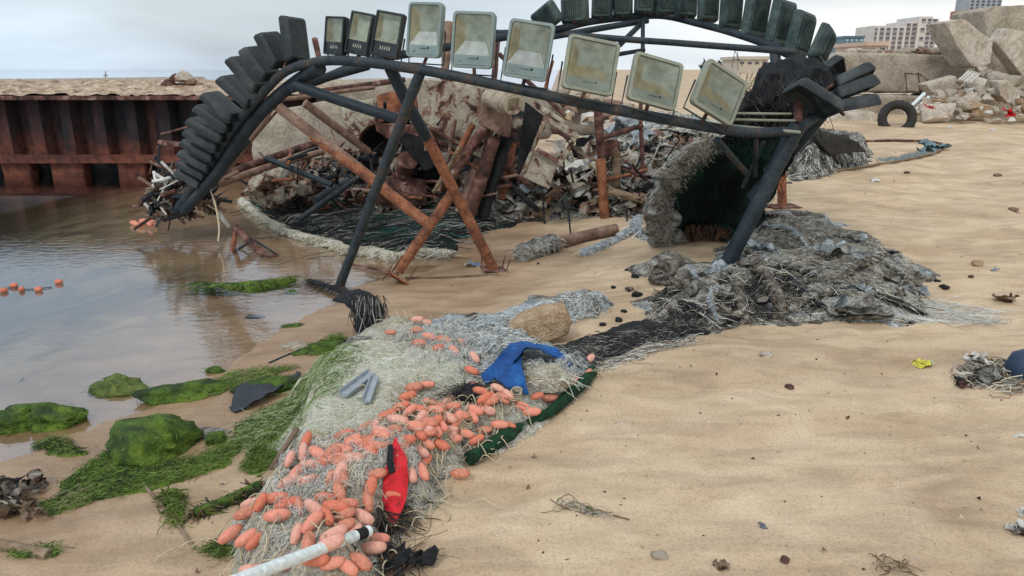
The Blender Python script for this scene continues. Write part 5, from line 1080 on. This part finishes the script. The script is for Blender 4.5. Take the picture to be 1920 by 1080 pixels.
def float_mesh():
    bb = MB(); n = 16; rows = []; Ln = .046
    prof = [(-1.02, .10), (-1.0, .32), (-.93, .50), (-.8, .70), (-.6, .86), (-.35, .97), (0, 1.0), (.35, .97), (.6, .86), (.8, .70), (.93, .50), (1.0, .32), (1.02, .10)]
    for (x, r_) in prof: rows.append([(x*Ln, .0245*r_*math.cos(2*math.pi*k/n), .0245*r_*math.sin(2*math.pi*k/n)) for k in range(n)])
    bb.grid(rows, m_float, close=True)
    for s_ in (-1, 1): bb.add([(s_*Ln*1.025, .0045*math.cos(k), .0045*math.sin(k)) for k in np.linspace(0, 6.0, 9)], [tuple(range(9))], m_dark)  # dark end discs stand in for the shade in the rope holes
    return bb
groups = {'low': ('salmon oval net float in the lower heap around the red cloth', 'floats in the lower heap around the red cloth'), 'up': ('salmon net float in the cluster at the top of the pale net', 'floats at the top of the pale net'), 'mid': ('salmon oval net float in the dense middle of the pile below the blue cloth', 'floats in the middle of the pile below the blue cloth'), 'edge': ('salmon net float on the green net roll at the right edge', 'floats on the green net roll')}
special = {(863, 895): 'single salmon float lying alone on the sand right of the net pile', (434, 1012): 'leftmost salmon float at the lower left edge of the pile', (734, 938): 'orange float resting in front of the red cloth', (733, 628): 'salmon float at the far left of the top cluster beside the black flap', (481, 1029): 'lowest of the three salmon floats at the lower left corner', (466, 1019): 'middle one of the three salmon floats at the lower left corner'}
fobj = None; fcoords = []
rf = random.Random(9)
for ci, line in enumerate(FL.split('\n')):
    for it in line.split('|'):
        x, y, a = map(float, it.split()); a += rf.uniform(-6, 6)
        if fobj is None:
            fobj = float_mesh().build('net_float', origin=(0, 0, 0)); o = fobj; FM = [fobj.data]
            for mm in FV: d_ = fobj.data.copy(); d_.materials[0] = mm; FM.append(d_)
        else: o = fobj.copy(); COL.objects.link(o); o.data = FM[rf.randrange(len(FM))]
        q = top(x, y+6) if x < 1060 else ground(x, y+6)
        o.location = q+Vector((0, 0, .030+rf.uniform(0, .010))); fcoords.append(o.location.copy())
        d = Vector((math.cos(R(a)), math.sin(R(a))*.85, math.sin(R(a))*.45+rf.uniform(-.12, .12))); o.rotation_euler = d.to_track_quat('X', 'Z').to_euler()
        sc = rf.uniform(.74, 1.0)*(.97 if y > 800 else .92); o.scale = (sc, sc*rf.uniform(.80, .96), sc*.92)
        k = 'edge' if x > 1060 else ('low' if ci == 0 else 'up' if ci == 1 else 'mid'); lb, gp_ = groups[k]
        if k == 'low': lb = 'salmon net float '+('next to the white plastic pipe at the bottom of the pile' if y > 1005 else 'at the far left edge of the lower heap' if x < 512 else 'right of the red cloth on the lower heap' if x > 765 else 'at the back of the lower heap beyond the loose net' if y < 860 else 'at the left back of the lower heap beside the stick' if x < 610 and y < 900 else 'in the left middle of the lower heap' if x < 640 and y < 950 else 'in the knot between the white pipe and loose net' if y > 950 else 'close to the left side of the red cloth')
        if k == 'mid': lb = 'salmon net float '+('below the blue cloth near the right end' if x > 895 else 'in the chain left of the black bundle' if y < 760 else 'in the dense middle of the pile')
        aa = ((a+90) % 180)-90; lb = lb.replace('salmon net float', 'salmon float')+(', lying level' if abs(aa) < 14 else ', rising right' if 14 <= aa < 58 else ', falling right' if -58 < aa <= -14 else ', upright'); tag(o, special.get((int(x), int(y)), lb), 'float', None if (int(x), int(y)) in special else gp_)
        if (int(x), int(y)) in special and 'group' in o.keys(): del o['group']
        if (int(x), int(y)) in special: o['group'] = 'salmon net floats'
# strands and twine over the floats
b = MB(); tw = random.Random(4)
for k in range(130):
    c = fcoords[tw.randrange(len(fcoords))]; pts = []; a = tw.uniform(0, 6.28); L_ = tw.uniform(.12, .35); p = Vector((c.x+tw.uniform(-.05, .05), c.y+tw.uniform(-.05, .05), 0))
    xs_ = []; ys_ = []
    for i in range(9): xs_.append(p.x); ys_.append(p.y); p += Vector((math.cos(a), math.sin(a), 0))*L_/8; a += tw.gauss(0, .5)
    zs_ = full_h(np.array(xs_), np.array(ys_)); pts = [Vector((xs_[i], ys_[i], float(zs_[i])+.004+.045*abs(math.sin(i*.9+k)))) for i in range(9)]
    b.tube(spline(pts, 2), .0022, m_rope, 5)
b.build('float_line', label='cream twine looping over and between the salmon floats', cat='rope', kind='stuff')
b = MB()
strands(b, [(640, 820), (700, 795), (780, 830), (790, 900), (700, 930), (610, 960), (540, 1010), (500, 960), (560, 880)], 350, .14, [s_w, s_w, s_gr], .0006, curl=3, lift=.03, seed=73, seg=8, jit=.065)
b.build('loose_net', label='thin white net threads lying over the lower heap of floats', cat='fishing net'); b = MB()
strands(b, [(760, 640), (860, 600), (900, 680), (780, 700)], 350, .12, [s_w, s_w, s_gr], .0006, curl=2, lift=.03, seed=74, seg=8, jit=.06)
b.build('loose_net', label='thin white net threads over the topmost cluster of salmon floats', cat='fishing net')
def gspline(pxs, dz, n=8, surf=top): return spline([surf(*p)+Vector((0, 0, dz)) for p in pxs], n)
b = MB(); b.tube(gspline([(800, 885), (812, 905), (808, 935), (795, 955), (778, 975), (775, 995), (795, 1002), (805, 985), (798, 960), (785, 948), (800, 940), (830, 955), (843, 968), (838, 980)], .006, 6, ground), .0028, m_rope, 6)
b.tube(gspline([(765, 960), (780, 975), (800, 992), (805, 975), (790, 952), (770, 945)], .010, 6, ground), .0028, m_rope, 6)
b.tube(gspline([(745, 1018), (780, 1012), (815, 1003), (838, 995)], .005, 6, ground), .0022, m_rope, 6); b.tube(gspline([(818, 868), (835, 872), (850, 885), (862, 893)], .008, 6, ground), .003, m_rope, 6)
b.build('twine_coil', label='cream twine loops on the sand right of the red cloth', cat='rope')
for (cx_, cy_, lb) in [(962, 757, 'coil of cream rope below the blue cloth'), (872, 812, 'coil of cream rope in the middle of the float pile')]:
    b = MB(); pts = []
    for t in np.linspace(0, 6.28*4, 40): q = top(cx_+(13-.15*t)*math.cos(t)+t*.3, cy_+(9-.1*t)*math.sin(t)); pts.append(q+Vector((0, 0, .035+.0012*t)))
    b.tube(spline(pts, 3), .0025, m_rope, 5); b.build('rope_coil', label=lb, cat='rope')
# cloths
def cloth(name, grid_px, mat, label, cat, dz=.02, seed=1, amp=.012, thick=.004):
    rows = []; NR = len(grid_px)
    ctrl = [spline([top(*p[:2])+Vector((0, 0, dz+(p[2] if len(p) > 2 else 0))) for p in r_], 6) for r_ in grid_px]
    m_ = min(len(c) for c in ctrl); cols = [spline([c[i] for c in ctrl], 6) for i in range(m_)]
    rows = [[p+Vector((0, 0, nz3(p, 25, seed)*amp))+nv3(p, 14, seed)*amp for p in c] for c in cols]
    b_ = MB(); b_.grid(rows, mat); b_.grid([[p-Vector((0, 0, thick)) for p in r_] for r_ in rows][::-1], mat)
    return b_, lambda: b_.build(name, label=label, cat=cat)
b, fin = cloth('red_cloth', [[(722, 898), (716, 930, .01), (722, 962), (731, 990)], [(734, 878, .05), (738, 915, .04), (742, 955, .03), (738, 1000)], [(745, 862, .06), (762, 905, .06), (768, 945, .03), (747, 995)]], m_red, 'bright red cloth with a black stripe lying on the net pile', 'cloth', .03, 3)
fin()
b, fin = cloth('black_stripe', [[(728, 882, .055), (726, 905, .045), (731, 925, .04)], [(738, 878, .06), (740, 905, .055), (744, 925, .05)]], m_black, 'black strip lying across the red cloth', 'cloth', .036, 3, .006); fin()
b, fin = cloth('black_cloth', [[(712, 955), (706, 985), (702, 1003)], [(730, 962, .01), (728, 990), (730, 1012)], [(748, 970), (755, 985), (745, 1008)]], m_black, 'tattered black netting below the red cloth', 'cloth', .015, 8, .02); hang(b, [top(rf.uniform(708, 762), rf.uniform(955, 1000))+Vector((0, 0, .03)) for k in range(220)], .08, [s_bk, s_dg, s_br], .0012, 3, .8, 5, .4); fin()
b, fin = cloth('blue_cloth', [[(900, 716), (930, 694, .02), (958, 672, .05), (1000, 670, .045), (1040, 676, .03), (1072, 688)], [(912, 732), (948, 722, .04), (980, 696, .07), (1008, 688, .06), (1042, 690, .03), (1068, 696)]], m_blue, 'bright blue cloth wrapped over the top right of the pile, upper band', 'cloth', .03, 4); fin()
b, fin = cloth('blue_cloth', [[(938, 690, .04), (925, 716, .03), (945, 738, .01), (962, 746)], [(984, 682, .07), (978, 712, .05), (985, 735, .03), (990, 750)]], m_blue, 'lower flap of bright blue cloth hanging down toward the floats', 'cloth', .035, 6); fin()
b = MB(); q = top(1018, 718); rock(b, q+Vector((0, .0, .02)), (.13, .08, .065), m_pnet, 8, 4, .35, 1.5, .5, R(-15)); hang(b, [q+Vector((rf.gauss(0, 1)*.07, -.03+rf.gauss(0, 1)*.04, .06)) for k in range(200)], .06, [s_c, s_w, s_t], .001, 7, 1, 5, .4); b.build('net_bundle', label='beige bundled net lump inside the blue cloth', cat='fishing net')
b = MB(); q = top(882, 748); rock(b, q+Vector((0, 0, .02)), (.07, .055, .04), m_black, 9, 4, .5, 1.8, .5); hang(b, [q+Vector((rf.gauss(0, 1)*.05, rf.gauss(0, 1)*.03, .05)) for k in range(260)], .06, [s_bk, s_bk, s_dg], .001, 8, 1.2, 5, .3); b.build('black_net_bundle', label='round black net bundle between the floats and the blue cloth', cat='fishing net')
b = MB(); roll(b, [(1112, 704), (1097, 724), (1074, 746), (1048, 770), (1028, 786), (998, 801), (968, 817), (933, 840), (893, 866), (876, 873)], .026, m_greenrope, [m_greenrope, s_bk, m_greenrope], 16, hn=900, hl=.015, hr=.0009, lift=1.2); b.build('green_net_edge', label='rolled dark green net along the right edge of the float pile', cat='fishing net')
for (a, c, w_, lb) in [((645, 755), (698, 716), .022, 'longer grey flat bar lying on the pale net'), ((688, 768), (704, 722), .018, 'shorter grey flat bar lying on the pale net')]:
    b = MB(); p0 = top(*a)+Vector((0, 0, .035)); p1 = top(*c)+Vector((0, 0, .04)); d = (p1-p0); rot = d.to_track_quat('X', 'Z').to_matrix(); b.box((p0+p1)/2, (d.length, w_*1.8, .012), plain('galvanised_grey', (.33, .38, .42), .5) if 'galvanised_grey' not in bpy.data.materials else bpy.data.materials['galvanised_grey'], rot); b.box((p0+p1)/2+rot @ Vector((0, w_*.8, .012)), (d.length, .004, .022), bpy.data.materials['galvanised_grey'], rot); b.build('metal_bar', label=lb, cat='metal bar')
b = MB(); pipe(b, top(512, 888)+Vector((0, 0, .02)), top(558, 816)+Vector((0, 0, .03)), .011, m_wood, s=2); b.build('stick', label='dark weathered stick along the left side of the float pile', cat='stick')
# pvc pipe in front
p1 = top(694, 1040)+Vector((0, 0, .085)); p0 = top(590, 1084)+Vector((0, 0, .085)); p0 = p1+(p0-p1).normalized()*.62; d = p1-p0
b = MB(); b.tube([p0, p0+d*.90], .0175, m_pvc, 24, cap=False); b.tube([p0+d*.965, p1, p1, p1-d*.02], [.0175, .0175, .0145, .0145], m_pvc, 24, cap=False); t = b.build('pvc_pipe', label='white plastic pipe with a black band lying at the bottom of the float pile', cat='pipe')
b = MB(); b.tube([p0+d*.90, p0+d*.968], .0182, m_black, 24); b.build('black_band', t)
b = MB()
for k in range(4): crumple(b, ground(745+k*14, 1068-k*4)+Vector((0, 0, .02)), .11, m_black, 60+k, 7, .5, .4)
hang(b, [ground(rf.uniform(705, 790), rf.uniform(1045, 1078))+Vector((0, 0, .03)) for k in range(160)], .06, [s_bk, s_dg, s_br], .001, 9, 1.2, 5, .2); b.build('black_cloth', label='charred black rag on the sand right of the white pipe', cat='cloth')
# black flap at the foot of the slanting leg
b = MB(); roll(b, [(578, 535), (610, 545), (645, 555), (680, 570)], .016, m_black, [s_bk, s_bk, s_dg], 18, hn=500, hl=.07, lift=2.6, hr=.0013); b.build('charred_rag', label='ragged black strip of burnt net at the foot of the slanting dark leg', cat='rag'); b = MB()
gg = ground(692, 640); D0 = gg.y
loft(b, [px_sec(650, 552, D0+.25, 30, 10, .05), px_sec(680, 562, D0+.15, 34, 6, .05), px_sec(690, 590, D0+.05, 30, 3, .045), px_sec(692, 615, D0, 24, 3, .04), px_sec(694, 638, D0, 18, 3, .03)], m_black, 20, .025, 7, 8, 6)
L_ = [P(rf.uniform(655, 722), rf.uniform(552, 590), D0-.02+rf.uniform(0, .15)) for k in range(500)]; hang(b, L_[:260], .09, [s_bk, s_dg, s_bk, s_bk, s_gr], .0014, 10, .22); hang(b, [P(rf.uniform(664, 712), rf.uniform(556, 570), D0-.0) for k in range(34)], .26, [s_w, s_gr, s_dg], .0012, 11, .08)
b.build('charred_net_flap', label='charred black net flap standing at the foot of the slanting dark leg', cat='fishing net')

# ------------------------------------------------------------------ algae rocks, seaweed
def mossrock(x, y, size, mat, label, seed, rz=0, amp=.3, dz=.3, name='algae_rock', cat='rock'):
    g = ground(x, y); b_ = MB(); rock(b_, g+Vector((0, size[1]*.7, size[2]*dz)), size, mat, seed, 4, amp+.15, 1.2, .6, rz)
    if mat in (m_moss, m_moss2):
        V = [b_.v[rf.randrange(len(b_.v))] for k in range(int(260*size[0]/.1))]; hang(b_, [q for q in V if q[2] > g.z-.01], .022, [m_moss, m_moss, s_g if mat is m_moss else m_moss2], .0009, seed, 1., 3, .4)
    return b_.build(name, label=label, cat=cat)
mossrock(262, 868, (.20, .15, .11), m_moss, 'large rounded rock covered in bright green algae', 3, R(-12), .22)
mossrock(334, 752, (.19, .09, .055), m_moss, 'flat green algae covered rock at the water edge', 5, R(14), .25)
mossrock(210, 742, (.12, .08, .05), m_moss2, 'yellow green rock standing in the shallow water', 6, 0, .4)
mossrock(90, 806, (.12, .10, .07), m_moss, 'dark green lumpy rock in the water left of the big algae rock', 7, R(10), .4)
mossrock(10, 812, (.13, .10, .07), m_moss, 'green rock cut by the left picture edge', 8, 0, .3)
mossrock(40, 782, (.08, .05, .035), m_moss, 'small green rock behind the one at the left edge', 9, R(20), .3)
mossrock(402, 699, (.05, .03, .02), m_moss, 'tiny green rock at the tip of the sand spit', 10)
mossrock(402, 835, (.045, .035, .04), m_moss, 'small dark green stone between the algae patches', 11)
mossrock(505, 736, (.17, .07, .035), m_moss, 'low green wedge of algae left of the net pile', 12, R(20), .25)
mossrock(615, 655, (.13, .05, .03), m_moss, 'green algae tongue touching the upper left of the net', 13, R(30), .25)
mossrock(548, 613, (.06, .03, .01), m_moss, 'small green algae spot in the wet sand', 14)
mossrock(476, 598, (.07, .03, .012), m_black, 'small dark stone in the shallow water', 15, name='stone', cat='stone')
mossrock(548, 655, (.08, .05, .02), m_conc, 'flat grey brown stone beside the dark twig', 16, R(10), name='stone', cat='stone')
b = MB(); pts = [ground(x, y)+Vector((0, 0, .035)) for (x, y) in [(362, 548), (420, 552), (480, 548), (555, 535)]]; b.tube(spline(pts, 6), [.03, .06, .065]+[.06]*10+[.055, .05, .045, .04, .03, .02], m_moss, 16); hang(b, [q+Vector((rf.gauss(0, .03), -.03, .05)) for q in spline(pts, 6) for k in range(20)], .05, [m_moss, s_g, m_moss2], .002, 4, 1, 4, .5); b.build('algae_log', label='long green algae covered log lying in the shallows', cat='log')
mossrock(545, 552, (.05, .03, .02), m_moss, 'small green lump just right of the algae log', 17)
b, fin = cloth('black_cloth', [[(428, 770), (455, 740, .04), (500, 735, .03), (560, 700)], [(440, 776), (480, 765, .03), (520, 745, .03), (565, 702)]], plain('wet_dark_fabric', (.035, .04, .05), .5), 'dark wet cloth folded over the green wedge left of the net', 'cloth', .01, 9, .015); fin()
WEED = [([(120, 905), (200, 850), (300, 850), (400, 870), (330, 905), (230, 930), (130, 950)], 1500, 35, 'dark green seaweed fan spreading below the big algae rock', [m_moss, m_moss, s_g, s_bk]),
        ([(270, 885), (330, 880), (430, 830), (470, 830), (420, 875), (340, 905), (280, 905)], 900, 20, 'green seaweed band right of the big algae rock', [m_moss, s_g, m_moss2]),
        ([(455, 880), (480, 835), (530, 815), (545, 830), (520, 870), (480, 888)], 800, 50, 'bright green seaweed patch beside the stick', [m_moss, s_g, m_moss2]),
        ([(370, 740), (430, 700), (500, 690), (560, 690), (470, 720), (400, 745)], 600, 20, 'thin yellow green seaweed streak on the sand spit', [m_moss2, s_g, s_t]),
        ([(75, 950), (170, 905), (165, 950), (95, 965)], 500, 20, 'yellowish seaweed fringe near the dark clump', [m_moss2, m_moss, s_t]),
        ([(65, 840), (100, 820), (160, 850), (120, 855)], 350, 10, 'dull green submerged weed near the left rocks', [m_moss, s_bk]),
        ([(470, 830), (440, 800), (500, 780), (560, 760), (560, 790), (510, 820)], 900, 45, 'matted green weed at the left foot of the net', [m_moss, s_g, s_pg, m_moss2]),
        ([(380, 1035), (410, 1015), (470, 1030), (440, 1050)], 260, 20, 'small green weed tuft under the leftmost floats', [m_moss, m_moss2]),
        ([(20, 1038), (95, 1030), (110, 1040), (30, 1048)], 260, 5, 'weed tuft on the log at the bottom left', [m_moss, s_g]),
        ([(545, 665), (640, 625), (655, 640), (600, 668)], 300, 30, 'green weed streak above the net pile', [m_moss, s_g])]
for i, (pl, n_, a_, lb, ms) in enumerate(WEED):
    b = MB(); hw_ = add_heap(pl, .009 if i not in (3, 8, 9) else .005, 7, 300+i, .10, .5); HEAPS.pop(); heap_mesh(b, hw_, .012, [ms[0], m_moss, m_moss2] if i in (3, 4) else [m_moss]); strands(b, pl, int(n_*1.0), .06, ms+[m_moss, s_g], .0009, ang=R(a_), angj=.35, curl=.8, lift=.008, seed=200+i, seg=5, surf=base_h, jit=.02); b.build('seaweed', label=lb, cat='seaweed', kind='stuff')
b = MB(); roll(b, [(365, 968), (400, 955), (450, 935), (490, 915)], .022, m_moss, [m_moss, s_bk, s_br], 21, hn=500, hl=.03, hr=.0015, lift=.4); b.build('seaweed_mat', label='thick dark seaweed mat left of the float pile', cat='seaweed')
b = MB(); b.tube([ground(x, y)+Vector((0, 0, .006)) for (x, y) in [(258, 898), (295, 940), (325, 975), (365, 1030)]], .006, m_wood, 8)
strands(b, [(300, 925), (345, 925), (345, 1000), (320, 985)], 180, .07, [m_moss, m_moss2], .002, curl=1, seed=301, surf=base_h, seg=5); b.build('weedy_stick', label='long thin stick with weed tufts on the wet sand', cat='stick')
b = MB(); pipe(b, ground(-60, 1022)+Vector((0, 0, .02)), ground(92, 1045)+Vector((0, 0, .01)), .022, m_wood, s=3); b.build('log', label='half buried dark log at the bottom left corner', cat='log')
b = MB(); 
for k in range(26): crumple(b, ground(rf.uniform(0, 85), rf.uniform(905, 975))+Vector((0, 0, rf.uniform(.01, .05))), rf.uniform(.04, .10), rf.choice([m_gnet2, m_black, m_wood, m_gnet2]), 900+k, 4, .6, 1)
b.build('dark_clump', label='clump of brown leaves and charred scraps at the lower left', cat='debris')
mossrock(6, 965, (.05, .04, .04), m_conc2, 'pale greenish stone at the left edge below the dark clump', 31, name='stone', cat='stone')
mossrock(385, 822, (.10, .05, .02), m_gnet, 'flat pale grey crusty stone amid the seaweed', 32, name='stone', cat='stone')
b = MB(); pipe(b, ground(505, 680)+Vector((0, 0, .01)), ground(585, 645)+Vector((0, 0, .015)), .008, m_dark, s=9, amp=.03); b.build('twig', label='dark crooked twig beside the flat grey stone', cat='twig')
b = MB(); b.tube([P(-20, 785, 3.4), P(44, 708, 3.9)], .004, m_drust, 6); b.build('thin_rod', label='thin dark rod slanting out of the water at the left edge', cat='rod')
# floats on the water
wf = [(7, 541), (26, 532), (40, 539), (72, 539), (110, 525)]
for i, (x, y) in enumerate(wf):
    o = fobj.copy(); COL.objects.link(o); o.data = FM[3]; fx, fy = flat(x, y+3, .015); o.location = (fx, fy, .015); o.rotation_euler = (0, 0, [1.2, .3, 1.9, .1, .3][i]); o.scale = (.62, .8, .8)
    tag(o, ['red float at the left picture edge, floating on the water', 'floating red float second from the left edge', 'floating red float third from the left, touching the second', 'floating red float fourth from the left with a line trailing right', 'rightmost red float drifting alone on the water'][i], 'float', 'floats drifting on the water')
b = MB(); b.tube(spline([Vector((*flat(x, y, .006), .006)) for (x, y) in [(7, 544), (26, 536), (40, 542), (72, 541), (98, 538)]], 5), .0035, m_dark, 5); b.build('float_line', label='dark line joining the drifting floats', cat='rope')
for i in range(11):
    o = fobj.copy(); COL.objects.link(o); fx, fy = flat(247+rf.uniform(0, 42), 420+rf.uniform(-5, 6), .02); o.location = (fx, fy, .02+rf.uniform(0, .03)); o.rotation_euler = (rf.random(), 0, rf.uniform(0, 3)); o.scale = (.95, .95, .95)
    tag(o, 'red float in the small floating bunch under the left arc end', 'float', 'bunch of floats under the left arc end')

# ------------------------------------------------------------------ right middle and scattered litter
b = MB(); heap_mesh(b, H_side, .04, [m_black, m_gnet, m_gnet2]); strands(b, [(1485, 340), (1480, 295), (1545, 280), (1630, 290), (1620, 304), (1500, 340)], 1500, .16, [s_bk, s_gr, s_dg, s_w], .0022, curl=3, lift=.03, seed=81, seg=6); b.build('charred_net_heap', label='small black and grey net heap on the slope behind the frame', cat='fishing net')
g = ground(1580, 300); b = MB(); slab_px(b, [(1524, 252), (1545, 246), (1612, 268), (1625, 285), (1560, 292), (1534, 268)], g.y-.9, .2, m_rub, 5, .03, 5, 4); b.build('charred_cushion', label='charred black padded block on top of the small net heap', cat='cushion')
b = MB(); b.tube(gspline([(1595, 268), (1660, 266), (1730, 267), (1765, 272)], .02, 6, ground), .018, m_drust, 8); b.build('rope', label='upper brown rope stretched over the sand to the blue scrap', cat='rope')
b = MB(); b.tube(gspline([(1560, 325), (1640, 312), (1700, 302), (1750, 290), (1770, 278)], .02, 6, ground), .018, m_wood, 8); b.build('rope', label='lower brown rope curving over the sand to the blue scrap', cat='rope')
b = MB()
for k in range(5): crumple(b, ground(1735+k*7, 284-k)+Vector((0, 0, .04)), .26, plain('faded_blue_net', (.16, .24, .27), .8) if k == 0 else bpy.data.materials['faded_blue_net'], 70+k, 6, .5, .5)
strands(b, [(1640, 300), (1740, 285), (1760, 290), (1660, 306)], 200, .3, [bpy.data.materials['faded_blue_net'], s_gr], .004, ang=R(15), angj=.3, seed=83, surf=base_h, seg=5); b.build('blue_net_scrap', label='faded blue green net scrap at the end of the two ropes', cat='fishing net')
def litter(items):
    for i, (nm, x, y, sz, mt, lb, cat, n_) in enumerate(items):
        b_ = MB()
        for k in range(n_): crumple(b_, ground(x+rf.uniform(-12, 12)*(n_ > 1), y+rf.uniform(-4, 4)*(n_ > 1))+Vector((0, 0, sz*.18)), sz, mt[k % len(mt)], 1200+i*7+k, 6, .5, .35)
        b_.build(nm, label=lb, cat=cat)
m_yel = plain('yellow_plastic', (.62, .56, .08), .5); 
litter([('wrapper', 1733, 686, .07, [m_yel, m_plw, m_yel], 'yellow and white plastic wrapper on the sand at right', 'wrapper', 4),
 ('plastic_bag', 1838, 680, .10, [m_plw], 'dirty white bag in the litter near the right edge', 'bag', 3), ('plastic_bag', 1900, 705, .10, [m_plw, m_pnet], 'cream plastic scrap at the right edge below the blue drum', 'bag', 3),
 ('charred_wood', 1815, 722, .07, [m_black, m_drust], 'charred flat scraps in the litter at right', 'scrap', 5), ('net_scrap', 1850, 712, .13, [m_gnet, m_gnet2], 'grey net scrap in the litter by the blue drum', 'net', 5),
 ('wrapper', 1428, 988, .035, [plain('grey_wrapper', (.12, .13, .17), .5)], 'small dark grey wrapper lying alone on the sand', 'wrapper', 1), ('wrapper', 418, 908, .03, [m_plw], 'tiny white scrap on the sand left of the float pile', 'wrapper', 1),
 ('shell', 1915, 965, .05, [m_plw], 'white shell like scrap at the right edge', 'shell', 2), ('shell', 1918, 1000, .06, [m_plw, m_gnet2], 'pale scrap with brown fibres at the lower right edge', 'shell', 4), ('shell', 1910, 820, .035, [m_plw], 'small pale shell at the right edge', 'shell', 1),
 ('blue_scrap', 880, 497, .09, [plain('pale_blue_plastic', (.18, .30, .45), .5), m_plw], 'small blue plastic scrap behind the orange leg', 'scrap', 2), ('brown_scrap', 1886, 565, .12, [m_wood, m_drust], 'brown flat scrap on the upper right sand', 'scrap', 2),
 ('brown_scrap', 1348, 1066, .05, [m_wood, m_gnet2], 'brown leafy scrap near the bottom of the sand', 'scrap', 3), ('white_scrap', 1865, 508, .06, [m_bnet], 'tiny pale green scrap on the right sand', 'scrap', 1)])
g = ground(1918, 700); b = MB(); b.tube([g+Vector((0, 0, -.02)), g+Vector((0, 0, .03)), g+Vector((0.01, 0, .09)), g+Vector((0.015, 0, .12))], [.075, .085, .07, .03], plain('dark_blue_plastic', (.03, .05, .09), .45), 24); b.build('jerrycan', label='dark blue rounded container cut by the right edge', cat='container')
b = MB(); strands(b, [(1780, 695), (1900, 668), (1920, 740), (1800, 728)], 260, .16, [s_gr, s_dg, s_br, s_c], .002, curl=2, seed=91, surf=base_h, lift=.03, seg=6); b.build('litter_strands', label='loose strands in the litter near the right edge', cat='litter', kind='stuff')
b = MB(); strands(b, [(1045, 945), (1140, 960), (1130, 972), (1050, 955)], 60, .08, [m_moss, s_br, s_gr], .0012, ang=R(-25), angj=.3, seed=92, surf=base_h, seg=5); b.tube(gspline([(1032, 938), (1060, 955), (1100, 965)], .004, 5, ground), .002, m_wood, 5); b.build('weed_sprig', label='small green and brown weed sprig on the open sand', cat='weed')
b = MB(); b.tube(gspline([(1150, 968), (1180, 976)], .004, 5, ground), .003, m_wood, 5); b.build('twig', label='tiny twig right of the weed sprig', cat='twig')
b = MB(); strands(b, [(1640, 1045), (1690, 1055), (1720, 1080), (1650, 1070)], 40, .07, [s_t, s_br], .0012, seed=93, surf=base_h, seg=5); b.build('dry_weed', label='dry tan weed sprig at the bottom right of the sand', cat='weed')
b = MB(); b.tube(gspline([(760, 523), (830, 522), (880, 519), (935, 516)], .01, 6, ground), .010, m_yel if False else m_wood, 6); b.build('rope', label='yellowish rope line on the sand between the two foot plates', cat='rope')
b = MB(); pipe(b, ground(662, 504)+Vector((0, 0, .03)), ground(745, 518)+Vector((0, 0, .02)), .012, m_drust, s=5); b.build('thin_rod', label='rusty rod lying in the shallow water beside the tilted foot plate', cat='rod')
for i, (x, y, s_, mt) in enumerate([(1237, 1045, .022, m_conc), (1472, 1052, .015, m_drust), (1480, 727, .02, m_drust), (1435, 668, .03, m_conc2), (1832, 497, .045, m_brickish), (1770, 540, .03, m_black), (1757, 528, .02, m_black), (1820, 520, .02, m_drust), (1190, 520, .03, m_black), (1215, 510, .02, m_black), (1180, 545, .03, m_gnet2), (1150, 540, .02, m_black), (1170, 585, .02, m_black), (1130, 610, .02, m_black), (1160, 602, .025, m_black), (1222, 497, .03, m_conc), (1195, 555, .035, m_black), (1640, 340, .05, m_plw), (1700, 325, .03, m_drust), (1860, 245, .05, m_plw), (1780, 240, .05, m_plw), (1900, 395, .04, m_prust), (1870, 330, .04, m_prust)]):
    b = MB(); rock(b, ground(x, y)+Vector((0, 0, s_*.3)), (s_*1.3, s_, s_*.6), mt, 500+i, 2, .4, 1.5, .6, i, True); b.build('pebble', label={m_black: 'black charred', m_conc: 'grey', m_drust: 'dark red', m_conc2: 'pale', m_brickish: 'tan', m_plw: 'whitish', m_gnet2: 'brown grey', m_prust: 'brownish'}[mt]+' crumb on the sand '+('near the bottom edge' if y > 1000 else 'left of the thick dark leg' if x < 1300 and y < 530 else 'between the concrete block and grey heap' if x < 1300 else 'right of the grey heap' if 480 < y < 560 else 'high on the slope at right' if y < 400 else 'in the middle of the open sand')+', piece '+str(x) if False else {m_black: 'black charred', m_conc: 'grey', m_drust: 'dark red', m_conc2: 'pale', m_brickish: 'tan', m_plw: 'whitish', m_gnet2: 'brown grey', m_prust: 'brownish'}[mt]+' crumb on the sand '+('near the bottom edge' if y > 1000 else 'left of the thick dark leg' if x < 1300 and y < 530 else 'between the concrete block and grey heap' if x < 1300 else 'right of the grey heap' if 480 < y < 560 else 'high on the slope at right' if y < 400 else 'in the middle of the open sand'), cat='stone', group='crumbs scattered on the sand')
b = MB(); rp = np.random.default_rng(6)
for k in range(900):
    x = rp.uniform(700, 1920); y = rp.uniform(250, 1080)**1.0; 
    if y < 640 and x < 1200: continue
    q = ground(x, y) if k < 0 else None
    b.v = b.v
xs_ = rp.uniform(300, 1920, 1500); ys_ = rp.uniform(235, 1080, 1500); wx, wy, wz = march(xs_, ys_, base_h)
for k in range(1500):
    if k % 2 or wz[k] < .01 or (ys_[k] < 420 and xs_[k] < 1450): continue
    s_ = float(rp.uniform(.001, .0035)*(1+wy[k]*.16)*(2.0 if k % 17 == 0 else 1)); c = Vector((wx[k], wy[k], wz[k]+s_*.3)); mt = [m_wood, m_black, m_plw, m_conc, m_drust, m_wood][k % 6]
    V = [c+Vector(rp.normal(0, 1, 3))*s_ for _ in range(5)]; b.add(V, [(0, 1, 2), (0, 2, 3), (0, 3, 4), (1, 2, 4), (2, 3, 4), (0, 1, 4)], mt)
b.build('sand_grit', label='tiny shell and wood crumbs strewn over the sand', cat='grit', kind='stuff')
